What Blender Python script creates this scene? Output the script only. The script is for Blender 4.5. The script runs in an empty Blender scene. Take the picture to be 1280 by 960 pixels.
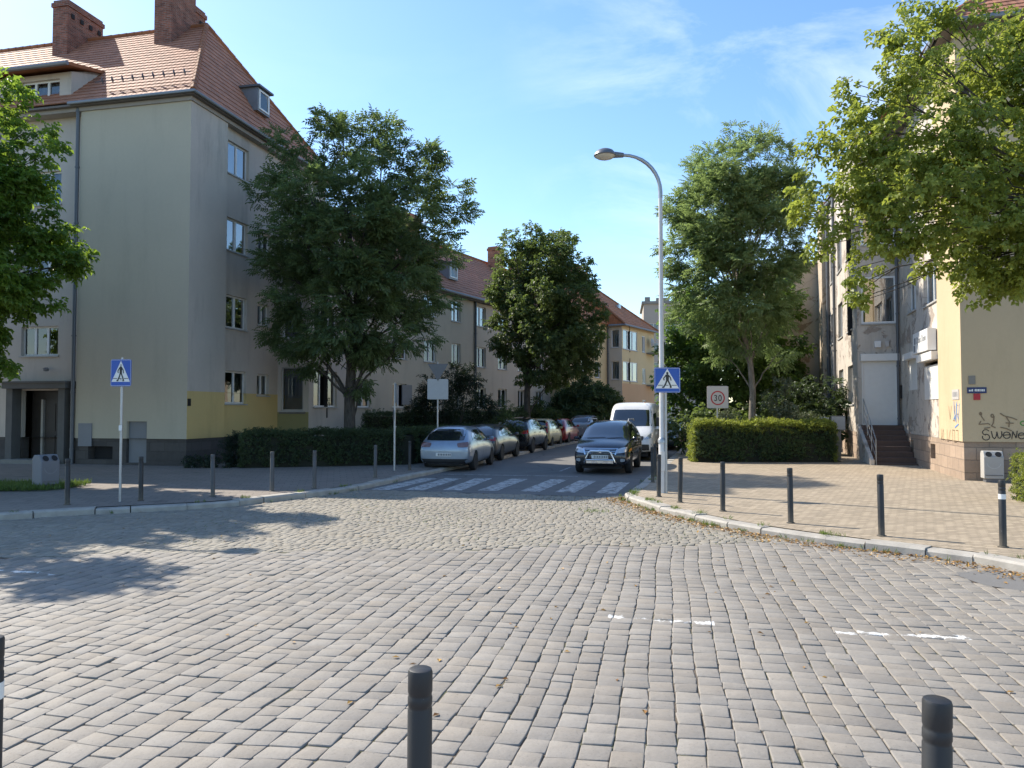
import bpy, bmesh, math, random
import numpy as np
from mathutils import Vector, Matrix
from mathutils.bvhtree import BVHTree
R = math.radians
rng = np.random.default_rng(7)
random.seed(7)
S = bpy.context.scene
COL = S.collection
# ---------------------------------------------------------------- camera model (used to lay out the survey)
F, CX, CY, CH = 960.0, 640.0, 480.0, 2.0
PITCH = math.atan(33 / 960)
def ray(x, y):
    dx, dy = (x - CX) / F, (CY - y) / F
    return Vector((dx, math.cos(PITCH) - dy * math.sin(PITCH), math.sin(PITCH) + dy * math.cos(PITCH)))
def at(x, y, Y):
    r = ray(x, y); s = Y / r.y
    return Vector((r.x * s, Y, CH + r.z * s))
def gp(x, y, z=0.0):
    r = ray(x, y); s = (z - CH) / r.z
    return Vector((r.x * s, r.y * s, z))
# ---------------------------------------------------------------- objects
def tag(o, label=None, cat=None, group=None, kind=None):
    if label: o['label'] = label
    if cat: o['category'] = cat
    if group: o['group'] = group
    if kind: o['kind'] = kind
    return o
def thing(name, loc, rz=0.0, label=None, cat=None, group=None):
    o = bpy.data.objects.new(name, None); COL.objects.link(o)
    o.empty_display_size = 0.2
    o.location = loc; o.rotation_euler = (0, 0, rz)
    return tag(o, label, cat, group)
def link(name, me, mats=None, parent=None):
    o = bpy.data.objects.new(name, me); COL.objects.link(o)
    if mats is not None:
        for m in (mats if isinstance(mats, (list, tuple)) else [mats]): me.materials.append(m)
    if parent is not None: o.parent = parent
    return o
def kids(o): return [c for c in bpy.data.objects if c.parent is o]
def copy_tree(o, parent=None):
    c = o.copy(); COL.objects.link(c)
    if parent is not None: c.parent = parent
    for ch in kids(o): copy_tree(ch, c)
    return c
class MB:
    def __init__(s): s.v, s.f, s.m, s.uv = [], [], [], {}
    def face(s, pts, mi=0, uv=None):
        b = len(s.v); s.v += [tuple(p) for p in pts]; s.f.append(tuple(range(b, b + len(pts)))); s.m.append(mi)
        if uv: s.uv[len(s.f) - 1] = uv
        return s
    def raw(s, vs, fs, mi=0):
        b = len(s.v); s.v += [tuple(p) for p in vs]
        for f in fs: s.f.append(tuple(b + i for i in f)); s.m.append(mi)
        return s
    def box(s, x0, y0, z0, x1, y1, z1, mi=0):
        vs = [(x0,y0,z0),(x1,y0,z0),(x1,y1,z0),(x0,y1,z0),(x0,y0,z1),(x1,y0,z1),(x1,y1,z1),(x0,y1,z1)]
        return s.raw(vs, [(0,3,2,1),(4,5,6,7),(0,1,5,4),(1,2,6,5),(2,3,7,6),(3,0,4,7)], mi)
    def obox(s, o, ex, ey, ez, mi=0):
        o, ex, ey, ez = map(Vector, (o, ex, ey, ez))
        vs = [o, o+ex, o+ex+ey, o+ey, o+ez, o+ex+ez, o+ex+ey+ez, o+ey+ez]
        fl = [(0,3,2,1),(4,5,6,7),(0,1,5,4),(1,2,6,5),(2,3,7,6),(3,0,4,7)]
        if ex.cross(ey).dot(ez) < 0: fl = [tuple(reversed(f)) for f in fl]
        return s.raw(vs, fl, mi)
    def prism(s, poly, z0, z1, mi=0, bottom=True):
        n = len(poly); vs = [(p[0], p[1], z0) for p in poly] + [(p[0], p[1], z1) for p in poly]
        fs = [tuple(range(n, 2*n))] + [(i, (i+1) % n, n+(i+1) % n, n+i) for i in range(n)]
        if bottom: fs.append(tuple(reversed(range(n))))
        return s.raw(vs, fs, mi)
    def tube(s, path, r, n=8, caps=True, mi=0):
        P = [Vector(p) for p in path]; rr = r if isinstance(r, (list, tuple)) else [r] * len(P)
        b = len(s.v); up = None
        for i, p in enumerate(P):
            t = (P[min(i+1, len(P)-1)] - P[max(i-1, 0)]).normalized()
            if up is None:
                a = Vector((0,0,1)) if abs(t.z) < .9 else Vector((1,0,0))
                up = t.cross(a).normalized()
            else:
                up = (up - t * up.dot(t)).normalized()
            w = t.cross(up)
            for k in range(n):
                a = 2 * math.pi * k / n
                s.v.append(tuple(p + (up * math.cos(a) + w * math.sin(a)) * rr[i]))
        for i in range(len(P) - 1):
            for k in range(n):
                k2 = (k+1) % n
                s.f.append((b+i*n+k, b+i*n+k2, b+(i+1)*n+k2, b+(i+1)*n+k)); s.m.append(mi)
        if caps:
            s.f.append(tuple(reversed(range(b, b+n)))); s.m.append(mi)
            e = b + (len(P)-1)*n; s.f.append(tuple(range(e, e+n))); s.m.append(mi)
        return s
    def lathe(s, prof, n=16, c=(0,0,0), mi=0, axis='z'):
        b = len(s.v)
        for r, z in prof:
            for k in range(n):
                a = 2*math.pi*k/n; x, y = r*math.cos(a), r*math.sin(a)
                p = (x, y, z) if axis == 'z' else (x, z, -y)
                s.v.append((c[0]+p[0], c[1]+p[1], c[2]+p[2]))
        for i in range(len(prof)-1):
            for k in range(n):
                k2 = (k+1) % n
                s.f.append((b+i*n+k, b+i*n+k2, b+(i+1)*n+k2, b+(i+1)*n+k)); s.m.append(mi)
        s.f.append(tuple(reversed(range(b, b+n)))); s.m.append(mi)
        e = b+(len(prof)-1)*n; s.f.append(tuple(range(e, e+n))); s.m.append(mi)
        return s
    def build(s, name, mats, parent=None, smooth=False, bevel=0.0):
        me = bpy.data.meshes.new(name); me.from_pydata(s.v, [], s.f); 
        if any(s.m): me.polygons.foreach_set('material_index', s.m)
        if s.uv:
            ul = me.uv_layers.new(name='UVMap')
            for fi, uvs in s.uv.items():
                p = me.polygons[fi]
                for li, u in zip(p.loop_indices, uvs): ul.data[li].uv = u
        if smooth: me.polygons.foreach_set('use_smooth', [True]*len(s.f))
        me.update()
        o = link(name, me, mats, parent)
        if bevel:
            m = o.modifiers.new('bevel', 'BEVEL'); m.width = bevel; m.segments = 2; m.limit_method = 'ANGLE'; m.angle_limit = R(40)
        if smooth:
            try: me.set_sharp_from_angle(angle=R(42))
            except Exception: pass
        return o
def strokes(mb, pts, w, fr, z0=0.0, mi=0):
    """flat ribbon along 2-D points; fr(x, y, h) maps to 3-D"""
    for i in range(len(pts)-1):
        a, b = Vector(pts[i]), Vector(pts[i+1]); d = (b-a)
        if d.length < 1e-6: continue
        d.normalize(); nrm = Vector((-d.y, d.x))*w/2; h = z0 + i*0.00025
        a2, b2 = a - d*w*.3, b + d*w*.3
        mb.face([fr(*(a2-nrm), h), fr(*(b2-nrm), h), fr(*(b2+nrm), h), fr(*(a2+nrm), h)], mi)
def text_mesh(txt, size, extrude=0.001):
    cu = bpy.data.curves.new('lettering', 'FONT'); cu.body = txt; cu.size = size; cu.extrude = extrude
    cu.align_x = 'CENTER'; cu.align_y = 'CENTER'
    o = bpy.data.objects.new('lettering', cu); COL.objects.link(o)
    dg = bpy.context.evaluated_depsgraph_get(); dg.update()
    me = bpy.data.meshes.new_from_object(o.evaluated_get(dg))
    bpy.data.objects.remove(o); 
    return me
# ---------------------------------------------------------------- numpy mesh
def np_mesh(name, V, loops, sizes, smooth=False, attrs=None, mat_idx=None):
    me = bpy.data.meshes.new(name)
    me.vertices.add(len(V)); me.vertices.foreach_set('co', np.asarray(V, np.float32).ravel())
    me.loops.add(len(loops)); me.loops.foreach_set('vertex_index', np.asarray(loops, np.int32))
    me.polygons.add(len(sizes))
    st = np.concatenate([[0], np.cumsum(sizes)[:-1]]).astype(np.int32)
    me.polygons.foreach_set('loop_start', st)
    me.polygons.foreach_set('use_smooth', np.full(len(sizes), smooth, dtype=bool))
    if mat_idx is not None: me.polygons.foreach_set('material_index', np.asarray(mat_idx, np.int32))
    for k, (dom, typ, arr) in (attrs or {}).items():
        a = me.attributes.new(k, typ, dom)
        a.data.foreach_set('color' if typ == 'FLOAT_COLOR' else 'value', np.asarray(arr, np.float32).ravel())
    me.update(calc_edges=True); me.validate()
    return me
def template_cloud(name, tv, tf, P, Rm, sc, tint, mats, parent=None):
    """many copies of a small leaf spray, written as ONE mesh"""
    tv = np.asarray(tv, float); tf = np.asarray(tf, int); N = len(P); m = len(tv)
    V = np.einsum('nij,mj->nmi', Rm, tv) * np.asarray(sc)[:, None, None] + np.asarray(P)[:, None, :]
    Fc = (tf[None, :, :] + (np.arange(N)*m)[:, None, None]).reshape(-1, tf.shape[1])
    T = np.repeat(np.asarray(tint), m)
    T = np.clip(T + np.repeat(rng.normal(0, .09, N*(m//4)), 4)[:N*m] if m % 4 == 0 else T, 0, 1)
    me = np_mesh(name, V.reshape(-1, 3), Fc.ravel(), np.full(len(Fc), tf.shape[1]), False, {'tint': ('POINT', 'FLOAT', T)})
    return link(name, me, mats, parent)
def rand_rot(D, roll=None):
    """rotation matrices whose x axis is D (N,3), z as upward as possible, then rolled"""
    D = D / np.linalg.norm(D, axis=1, keepdims=True)
    up = np.tile([0, 0, 1.0], (len(D), 1))
    y = np.cross(up, D); n = np.linalg.norm(y, axis=1, keepdims=True); y = np.where(n > 1e-3, y/np.maximum(n, 1e-3), [0, 1, 0])
    z = np.cross(D, y)
    if roll is not None:
        c, s_ = np.cos(roll)[:, None], np.sin(roll)[:, None]
        y, z = y*c + z*s_, z*c - y*s_
    return np.stack([D, y, z], axis=2)
# ================================================================ materials
class NT:
    def __init__(s, name):
        s.m = bpy.data.materials.new(name); s.m.use_nodes = True; s.t = s.m.node_tree; s.t.nodes.clear()
        s.out = s.t.nodes.new('ShaderNodeOutputMaterial')
    def n(s, typ, props=None, **inp):
        nd = s.t.nodes.new('ShaderNode'+typ)
        for k, v in (props or {}).items(): setattr(nd, k, v)
        for k, v in inp.items():
            key = int(k[1:]) if k[0] == '_' and k[1:].isdigit() else k.replace('__', ' ')
            s.put(nd.inputs[key], v)
        return nd
    def put(s, sock, v):
        if isinstance(v, bpy.types.NodeSocket): s.t.links.new(v, sock)
        elif isinstance(v, bpy.types.Node): s.t.links.new(v.outputs[0], sock)
        else:
            if sock.type == 'RGBA' and len(v) == 3: v = (*v, 1)
            sock.default_value = v
    def coord(s, kind='Object', scale=None):
        c = s.t.nodes.new('ShaderNodeTexCoord').outputs[kind]
        if scale is None: return c
        return s.n('Mapping', Vector=c, Scale=scale).outputs[0]
    def noise(s, vec, scale, detail=4, rough=.55, dist=0.0):
        nd = s.n('TexNoise', Vector=vec, Scale=scale, Detail=detail, Roughness=rough, Distortion=dist)
        return nd.outputs['Fac'] if 'Fac' in nd.outputs else nd.outputs[0]
    def ramp(s, fac, stops):
        nd = s.n('ValToRGB', Fac=fac); e = nd.color_ramp.elements
        while len(e) < len(stops): e.new(.5)
        for el, (p, c) in zip(e, stops):
            el.position = p; el.color = (*c, 1) if isinstance(c, (tuple, list)) else (c, c, c, 1)
        return nd.outputs[0]
    def mix(s, fac, a, b, mode='MIX'):
        nd = s.t.nodes.new('ShaderNodeMix'); nd.data_type = 'RGBA'; nd.blend_type = mode
        s.put(nd.inputs[0], fac); s.put(nd.inputs[6], a); s.put(nd.inputs[7], b)
        return nd.outputs[2]
    def math(s, op, a, b=0.0):
        return s.n('Math', {'operation': op}, _0=a, _1=b).outputs[0]
    def bump(s, h, strength=.3, dist=.01, normal=None):
        nd = s.n('Bump', Strength=strength, Distance=dist, Height=h)
        if normal is not None: s.put(nd.inputs['Normal'], normal)
        return nd.outputs[0]
    def attr(s, name):
        return s.n('Attribute', {'attribute_name': name})
    def bsdf(s, **kw):
        b = s.n('BsdfPrincipled', **kw); s.t.links.new(b.outputs[0], s.out.inputs[0]); return b
def rgb(r, g, b):
    f = lambda c: (c/255/12.92 if c <= 10 else ((c/255+.055)/1.055)**2.4)
    return (f(r), f(g), f(b))
def sc(c, k): return tuple(x*k for x in c)
def plain(name, c, rough=.5, metallic=0.0, var=.15, scale=6, bump=0.0, bscale=60, coat=0.0, spec=.5):
    t = NT(name); v = t.coord()
    n = t.noise(v, scale); col = t.mix(n, sc(c, 1-var), sc(c, 1+var))
    kw = dict(Base__Color=col, Roughness=t.math('ADD', t.math('MULTIPLY', n, .2), rough-.1), Metallic=metallic, Coat__Weight=coat, Specular__IOR__Level=spec)
    if bump: kw['Normal'] = t.bump(t.noise(v, bscale, 5), bump, .004)
    t.bsdf(**kw); return t.m
def plaster(name, c, c2=None, stain=.35, rough=.92, peel=None, peel_amt=.0, grain=.35):
    """rendered wall: broad tone drift, runs below ledges, fine grain, optional lost patches"""
    t = NT(name); v = t.coord(); c2 = c2 or sc(c, .8)
    big = t.noise(v, .35, 5, .6); col = t.mix(t.ramp(big, [(.32, 0.0), (.7, 1.0)]), c, c2)
    run = t.noise(t.mix(.06, t.coord('Object', (.9, .9, .16)), t.n('TexNoise', Vector=v, Scale=2.5, Detail=5.0).outputs[1]), 1.5, 9, .7)
    col = t.mix(t.math('MULTIPLY', t.ramp(run, [(.52, 0.0), (.78, 1.0)]), stain), col, sc(c2, .55))
    fine = t.noise(v, 9, 8, .7); col = t.mix(.22, col, t.mix(fine, sc(c, .72), sc(c, 1.2)))
    h = t.math('ADD', t.math('MULTIPLY', t.noise(v, 55, 4), .5), t.math('MULTIPLY', big, .8))
    if peel is not None:
        pn = t.noise(v, 1.15, 9, .72, .4); lo = .58 - peel_amt*.3
        pm = t.ramp(pn, [(lo, 0.0), (lo+.035, 1.0)])
        pc = t.mix(t.noise(v, 14, 6, .7), sc(peel, .65), sc(peel, 1.3))
        col = t.mix(pm, col, pc); h = t.math('SUBTRACT', h, t.math('MULTIPLY', pm, 1.6))
        cr = t.n('TexVoronoi', {'feature': 'DISTANCE_TO_EDGE'}, Vector=t.mix(.35, v, t.n('TexNoise', Vector=v, Scale=2.0).outputs[1]), Scale=.9).outputs[0]
        cm = t.ramp(cr, [(0.0, 1.0), (.012, 0.0)]); col = t.mix(t.math('MULTIPLY', cm, .45), col, sc(peel, .4))
    t.bsdf(Base__Color=col, Roughness=rough, Normal=t.bump(h, grain, .012), Specular__IOR__Level=.2)
    return t.m
def stone_plinth(name, c, mortar, sx=.55, sz=.3):
    t = NT(name); uvm = t.n('UVMap').outputs[0]
    w = t.mix(.04, uvm, t.n('TexNoise', Vector=uvm, Scale=3.0).outputs[1])
    br = t.n('TexBrick', {'offset': .5, 'squash': 1.0}, Vector=w, Color1=sc(c, .75), Color2=sc(c, 1.3), Mortar=mortar, Scale=1.0, Mortar__Size=.012, Bias=0.0, Brick__Width=sx, Row__Height=sz)
    v = t.coord(); n = t.noise(v, 5, 8, .7)
    col = t.mix(.45, br.outputs[0], t.mix(n, sc(c, .5), sc(c, 1.5)), 'MIX')
    h = t.math('ADD', t.math('MULTIPLY', br.outputs[1], -1.5), t.noise(v, 18, 6))
    t.bsdf(Base__Color=col, Roughness=.9, Normal=t.bump(h, .7, .015)); return t.m
def tile_mat(name, c):
    t = NT(name); uvm = t.n('UVMap').outputs[0]
    br = t.n('TexBrick', {'offset': .5}, Vector=uvm, Color1=sc(c, .7), Color2=sc(c, 1.25), Mortar=sc(c, .3), Scale=1.0, Mortar__Size=.008, Brick__Width=.2, Row__Height=.3)
    v = t.coord(); n = t.noise(v, 1.3, 7, .7)
    col = t.mix(.5, br.outputs[0], t.mix(t.ramp(n, [(.3, 0.0), (.7, 1.0)]), sc(c, .55), sc(c, 1.25)))
    moss = t.ramp(t.noise(v, .8, 8, .75), [(.6, 0.0), (.75, 1.0)])
    col = t.mix(t.math('MULTIPLY', moss, .35), col, (.06, .055, .035))
    wv = t.n('TexWave', {'wave_type': 'BANDS', 'bands_direction': 'X'}, Vector=uvm, Scale=5.0 / (2*math.pi)*math.pi*2/3.14, Distortion=0.0).outputs[1]
    t.bsdf(Base__Color=col, Roughness=.75, Normal=t.bump(t.math('ADD', wv, br.outputs[1]), .35, .02), Specular__IOR__Level=.35); return t.m
def brick_mat(name, c, mortar=(.25, .22, .19)):
    t = NT(name); v = t.coord(); 
    cx = t.n('SeparateXYZ', Vector=v); u = t.math('ADD', cx.outputs[0], cx.outputs[1])
    q = t.n('CombineXYZ', X=u, Y=cx.outputs[2]).outputs[0]
    br = t.n('TexBrick', {'offset': .5}, Vector=q, Color1=sc(c, .6), Color2=sc(c, 1.4), Mortar=mortar, Scale=1.0, Mortar__Size=.01, Brick__Width=.25, Row__Height=.075)
    n = t.noise(v, 3, 7, .7); col = t.mix(t.ramp(n, [(.4, 0.0), (.75, .8)]), br.outputs[0], sc(c, .3))
    t.bsdf(Base__Color=col, Roughness=.9, Normal=t.bump(br.outputs[1], -.5, .01)); return t.m
def leaf_mat(name, dark, light, trans, tw=.4, rough=.45):
    t = NT(name); a = t.attr('tint').outputs['Fac']
    col = t.mix(a, dark, light)
    p = t.n('BsdfPrincipled', Base__Color=col, Roughness=rough, Specular__IOR__Level=.35)
    tr = t.n('BsdfTranslucent', Color=t.mix(a, sc(trans, .7), sc(trans, 1.2)))
    mx = t.n('MixShader', _0=tw, _1=p.outputs[0], _2=tr.outputs[0]); t.t.links.new(mx.outputs[0], t.out.inputs[0]); return t.m
def bark_mat(name, c):
    t = NT(name); v = t.coord('Object', (5, 5, 1.0)); n = t.noise(v, 4, 8, .7)
    col = t.mix(t.ramp(n, [(.35, 0.0), (.65, 1.0)]), sc(c, .5), sc(c, 1.35))
    t.bsdf(Base__Color=col, Roughness=.95, Normal=t.bump(n, .8, .03)); return t.m
def glass_mat(name, tint=(.55, .62, .65), refl=.12):
    t = NT(name); fr = t.n('Fresnel', IOR=1.5).outputs[0]
    f = t.math('ADD', t.math('MULTIPLY', fr, 1.1), refl)
    wob = t.bump(t.noise(t.coord(), 1.3, 2), .08, .02)
    mx = t.n('MixShader', _0=f, _1=t.n('BsdfTransparent', Color=tint).outputs[0], _2=t.n('BsdfGlossy', Color=(.95, .97, 1), Roughness=.015, Normal=wob).outputs[0])
    t.t.links.new(mx.outputs[0], t.out.inputs[0]); return t.m
def curtain_mat(name, c):
    t = NT(name); v = t.coord(); n = t.noise(t.coord('Object', (9, 9, .4)), 2.0, 4)
    p = t.n('BsdfPrincipled', Base__Color=t.mix(n, sc(c, .6), c), Roughness=.9)
    tr = t.n('BsdfTranslucent', Color=c)
    mx = t.n('MixShader', _0=.3, _1=p.outputs[0], _2=tr.outputs[0]); t.t.links.new(mx.outputs[0], t.out.inputs[0]); return t.m
def paint_mat(name, c, metallic=.0, rough=.35, flake=0.0):
    t = NT(name); v = t.coord()
    dirt = t.noise(v, 3, 6, .65); z = t.n('SeparateXYZ', Vector=v).outputs[2]
    col = t.mix(t.math('MULTIPLY', t.ramp(dirt, [(.45, 0.0), (.8, 1.0)]), .22), c, (.12, .105, .085))
    t.bsdf(Base__Color=col, Metallic=metallic, Roughness=t.math('ADD', t.math('MULTIPLY', dirt, .18), rough-.08), Coat__Weight=.7, Coat__Roughness=.08); return t.m
M = {}
def scuffed(name, c):
    t = NT(name); v = t.coord(); z = t.n('SeparateXYZ', Vector=v).outputs[2]; rnd = t.n('ObjectInfo').outputs['Random']
    vv = t.n('VectorMath', {'operation': 'ADD'}, _0=v, _1=t.n('CombineXYZ', X=t.math('MULTIPLY', rnd, 40.0), Y=rnd, Z=0.0).outputs[0]).outputs[0]
    n = t.noise(vv, 7, 7, .7); col = t.mix(n, sc(c, .7), sc(c, 1.5))
    dirt = t.math('MULTIPLY', t.ramp(z, [(.0, 1.0), (.28, 0.0)]), t.ramp(t.noise(vv, 11, 5, .7), [(.3, .2), (.65, 1.0)]))
    col = t.mix(t.math('MULTIPLY', dirt, .8), col, (.16, .135, .10))
    chip = t.ramp(t.noise(vv, 24, 4, .6), [(.70, 0.0), (.72, 1.0)]); col = t.mix(chip, col, (.17, .16, .15))
    rust = t.ramp(t.noise(vv, 15, 5, .65), [(.70, 0.0), (.76, 1.0)]); col = t.mix(t.math('MULTIPLY', rust, .6), col, (.12, .045, .02))
    t.bsdf(Base__Color=col, Roughness=t.math('ADD', .38, t.math('MULTIPLY', n, .3)), Normal=t.bump(t.noise(vv, 40, 5), .12, .003)); return t.m
# --- ground
def setts_mat(name, c_lo, c_hi, warm):
    t = NT(name); v = t.coord(); a = t.attr('tint').outputs['Fac']; pa = None
    col = t.mix(a, c_lo, c_hi)
    hue = t.attr('hue').outputs['Fac']; col = t.mix(t.ramp(hue, [(.55, 0.0), (1.0, .38)]), col, warm)
    col = t.mix(t.ramp(hue, [(.0, .35), (.3, 0.0)]), col, (.19, .19, .185))
    sp = t.noise(v, 42, 8, .8); col = t.mix(.42, col, t.mix(sp, sc(c_lo, .5), sc(c_hi, 1.35)))
    big = t.noise(v, .45, 6, .65); col = t.mix(t.math('MULTIPLY', t.ramp(big, [(.35, 0.0), (.7, 1.0)]), .28), col, sc(c_lo, .62))
    pm = None
    for ax, ay, bx, by, w in DASH:
        p0, p1 = gp(ax, ay), gp(bx, by); L = (p1-p0).length
        q = t.n('Mapping', {'vector_type': 'TEXTURE'}, Vector=v, Location=(p0.x, p0.y, 0), Rotation=(0, 0, math.atan2(p1.y-p0.y, p1.x-p0.x))).outputs[0]
        sp_ = t.n('SeparateXYZ', Vector=q); ed = t.math('SUBTRACT', 1.0, t.math('DIVIDE', t.math('ABSOLUTE', sp_.outputs[1]), w*1.6))
        inx = t.math('MULTIPLY', t.math('GREATER_THAN', sp_.outputs[0], 0.0), t.math('LESS_THAN', sp_.outputs[0], L))
        mk_ = t.math('MULTIPLY', inx, t.math('MAXIMUM', ed, 0.0)); pm = mk_ if pm is None else t.math('MAXIMUM', pm, mk_)
    pm = t.math('MULTIPLY', t.ramp(t.math('MULTIPLY', t.math('POWER', pm, .4), t.math('MULTIPLY', t.noise(v, 13, 7, .72), t.math('ADD', t.math('MULTIPLY', t.noise(v, 4.5, 3), 1.6), .12))), [(.40, 0.0), (.47, 1.0)]), .9)
    col = t.mix(pm, col, (.78, .78, .75))
    sp2 = t.ramp(t.noise(v, 34, 3, .6), [(.79, 0.0), (.83, 1.0)]); col = t.mix(t.math('MULTIPLY', sp2, .5), col, (.6, .58, .54))
    pit = t.ramp(t.noise(v, 48, 4, .65), [(.30, 1.0), (.40, 0.0)]); col = t.mix(t.math('MULTIPLY', pit, .5), col, (.09, .08, .07))
    lo_ = t.noise(v, 6.5, 5, .65); col = t.mix(t.math('MULTIPLY', t.ramp(lo_, [(.4, 0.0), (.75, 1.0)]), .3), col, (.17, .145, .115))
    t.bsdf(Base__Color=col, Roughness=t.math('ADD', t.math('MULTIPLY', sp, .25), .58), Normal=t.bump(t.math('ADD', t.noise(v, 60, 8, .75), t.math('MULTIPLY', t.noise(v, 12, 4), 2.0)), .7, .004), Specular__IOR__Level=.3); return t.m
def bed():
    t = NT('joint_sand'); v = t.coord(); g = t.noise(v, 1.2, 6, .7)
    col = t.mix(t.ramp(g, [(.45, 0.0), (.65, 1.0)]), (.10, .08, .06), (.075, .085, .04))
    col = t.mix(t.ramp(t.noise(v, 30, 5), [(.5, 0.0), (.75, 1.0)]), col, (.17, .14, .105))
    t.bsdf(Base__Color=col, Roughness=1.0, Normal=t.bump(t.noise(v, 60, 4), .6, .01)); return t.m
M['bed'] = bed()
def asphalt():
    t = NT('worn_asphalt'); v = t.coord()
    col = t.mix(t.ramp(t.noise(v, .5, 6, .65), [(.3, 0.0), (.7, 1.0)]), (.115, .112, .108), (.185, .178, .168))
    col = t.mix(.3, col, t.mix(t.noise(v, 110, 3, .7), (.03, .03, .03), (.26, .25, .24)))
    cr = t.n('TexVoronoi', {'feature': 'DISTANCE_TO_EDGE'}, Vector=t.mix(.4, v, t.n('TexNoise', Vector=v, Scale=1.1, Detail=5.0).outputs[1]), Scale=.33).outputs[0]
    col = t.mix(t.math('MULTIPLY', t.ramp(cr, [(0.0, 1.0), (.006, 0.0)]), .6), col, (.025, .025, .025))
    t.bsdf(Base__Color=col, Roughness=.85, Normal=t.bump(t.noise(v, 140, 3), .4, .004)); return t.m
M['asphalt'] = asphalt()
def road_paint():
    t = NT('worn_road_paint'); v = t.coord(); n = t.noise(v, 5.5, 9, .72)
    f = t.ramp(n, [(.40, 1.0), (.56, .05)]); p = t.n('BsdfPrincipled', Base__Color=t.mix(t.noise(v, 22, 5), (.42, .42, .41), (.66, .66, .64)), Roughness=.8)
    a = t.n('BsdfPrincipled', Base__Color=(.13, .125, .12), Roughness=.9)
    mx = t.n('MixShader', _0=f, _1=p.outputs[0], _2=a.outputs[0]); t.t.links.new(mx.outputs[0], t.out.inputs[0]); return t.m
M['roadpaint'] = road_paint()
def pavers(name, c, bw, bh, rot, mortar, jit=.35):
    t = NT(name); v0 = t.coord(); v = t.n('Mapping', Vector=v0, Rotation=(0, 0, rot)).outputs[0]
    w = t.mix(.012, v, t.n('TexNoise', Vector=v, Scale=1.5).outputs[1])
    br = t.n('TexBrick', {'offset': .5}, Vector=w, Color1=sc(c, 1-jit*.6), Color2=sc(c, 1+jit*.5), Mortar=mortar, Scale=1.0, Mortar__Size=.009, Brick__Width=bw, Row__Height=bh)
    n = t.noise(v0, .55, 7, .7); col = t.mix(t.math('MULTIPLY', t.ramp(n, [(.4, 0.0), (.75, 1.0)]), .5), br.outputs[0], sc(c, .55))
    n2 = t.noise(v0, 14, 7, .7); col = t.mix(.35, col, t.mix(n2, sc(c, .55), sc(c, 1.4)))
    oil = t.ramp(t.noise(v0, .9, 3, .5), [(.69, 0.0), (.74, 1.0)]); col = t.mix(t.math('MULTIPLY', oil, .45), col, sc(c, .3))
    t.bsdf(Base__Color=col, Roughness=.88, Normal=t.bump(t.math('SUBTRACT', t.math('MULTIPLY', n2, .5), br.outputs[1]), .5, .008)); return t.m
M['pavers_r'] = pavers('small_concrete_pavers', (.36, .295, .215), .2, .1, R(-17), (.10, .08, .055), .6)
M['pavers_l'] = pavers('grey_paving_slabs', (.23, .195, .165), .35, .35, R(-13), (.09, .08, .07), .25)
M['kerb'] = plain('kerb_granite', (.36, .335, .295), .85, var=.45, scale=4, bump=.8, bscale=30)
M['lawn'] = plain('lawn_soil', (.05, .06, .025), 1.0, var=.5, scale=2, bump=.8, bscale=20)
M['ground'] = plain('earth', (.10, .10, .06), 1.0, var=.4, scale=.3)
# --- walls
M['b1front'] = plaster('pale_render', (.53, .47, .36), (.48, .43, .33), .3)
M['b1street'] = plaster('grey_mauve_render', (.57, .505, .435), (.47, .42, .365), .8)
M['b1yellow'] = plaster('yellow_painted_render', (.64, .48, .21), (.57, .43, .19), .45)
M['b1olive'] = plaster('olive_painted_render', (.33, .29, .13), (.28, .25, .12), .2)
M['b2wall'] = plaster('sand_grey_render', (.59, .515, .41), (.5, .44, .355), .5)
M['b3wall'] = plaster('warm_yellow_render', (.70, .54, .31), (.6, .45, .25), .3)
M['b3peach'] = plaster('peach_render', (.62, .38, .22), (.55, .35, .2), .3)
M['farwall'] = plaster('far_block_render', (.42, .36, .30), (.36, .31, .27), .3)
M['rwall'] = plaster('peeling_render', (.59, .53, .46), (.47, .42, .36), .8, peel=(.36, .30, .25), peel_amt=.12, grain=.7)
M['ryellow'] = plaster('cream_yellow_render', (.56, .445, .29), (.50, .39, .25), .4)
M['rorange'] = plaster('ochre_render', (.54, .45, .34), (.46, .38, .29), .5, peel=(.3, .22, .15), peel_amt=.08)
M['plinth_d'] = stone_plinth('dark_stone_plinth', (.085, .076, .07), (.07, .06, .05))
M['plinth_r'] = stone_plinth('sandstone_plinth', (.34, .255, .19), (.13, .11, .09), .6, .33)
M['tile'] = tile_mat('clay_roof_tile', (.43, .195, .115))
M['tile2'] = tile_mat('clay_roof_tile_bright', (.50, .20, .09))
M['brick'] = brick_mat('chimney_brick', (.27, .095, .055))
M['brick_o'] = brick_mat('chimney_brick_orange', (.42, .15, .07))
M['zinc'] = plain('zinc_sheet', (.22, .235, .25), .5, .5, bump=.2)
M['pipe'] = plain('downpipe_paint', (.12, .125, .135), .5, .3)
M['eave'] = plain('eave_board', (.17, .15, .135), .8, var=.3)
M['cornice'] = plaster('cornice_render', (.38, .34, .30), None, .4)
M['frame'] = plain('white_window_frame', (.74, .74, .72), .4, var=.06)
M['frame_old'] = plain('worn_window_frame', (.42, .40, .37), .6, var=.2)
M['sill'] = plain('window_sill', (.40, .39, .37), .6, var=.15)
M['glass'] = glass_mat('window_glass', refl=.06)
M['glass_sky'] = glass_mat('window_glass_sky', (.45, .5, .55), .28)
M['curtain'] = curtain_mat('net_curtain', (.62, .62, .60))
M['blind'] = curtain_mat('blind_grey', (.30, .31, .34))
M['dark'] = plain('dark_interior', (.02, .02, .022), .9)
M['board'] = plain('grey_panel', (.19, .20, .22), .5, var=.2, scale=2)
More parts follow.
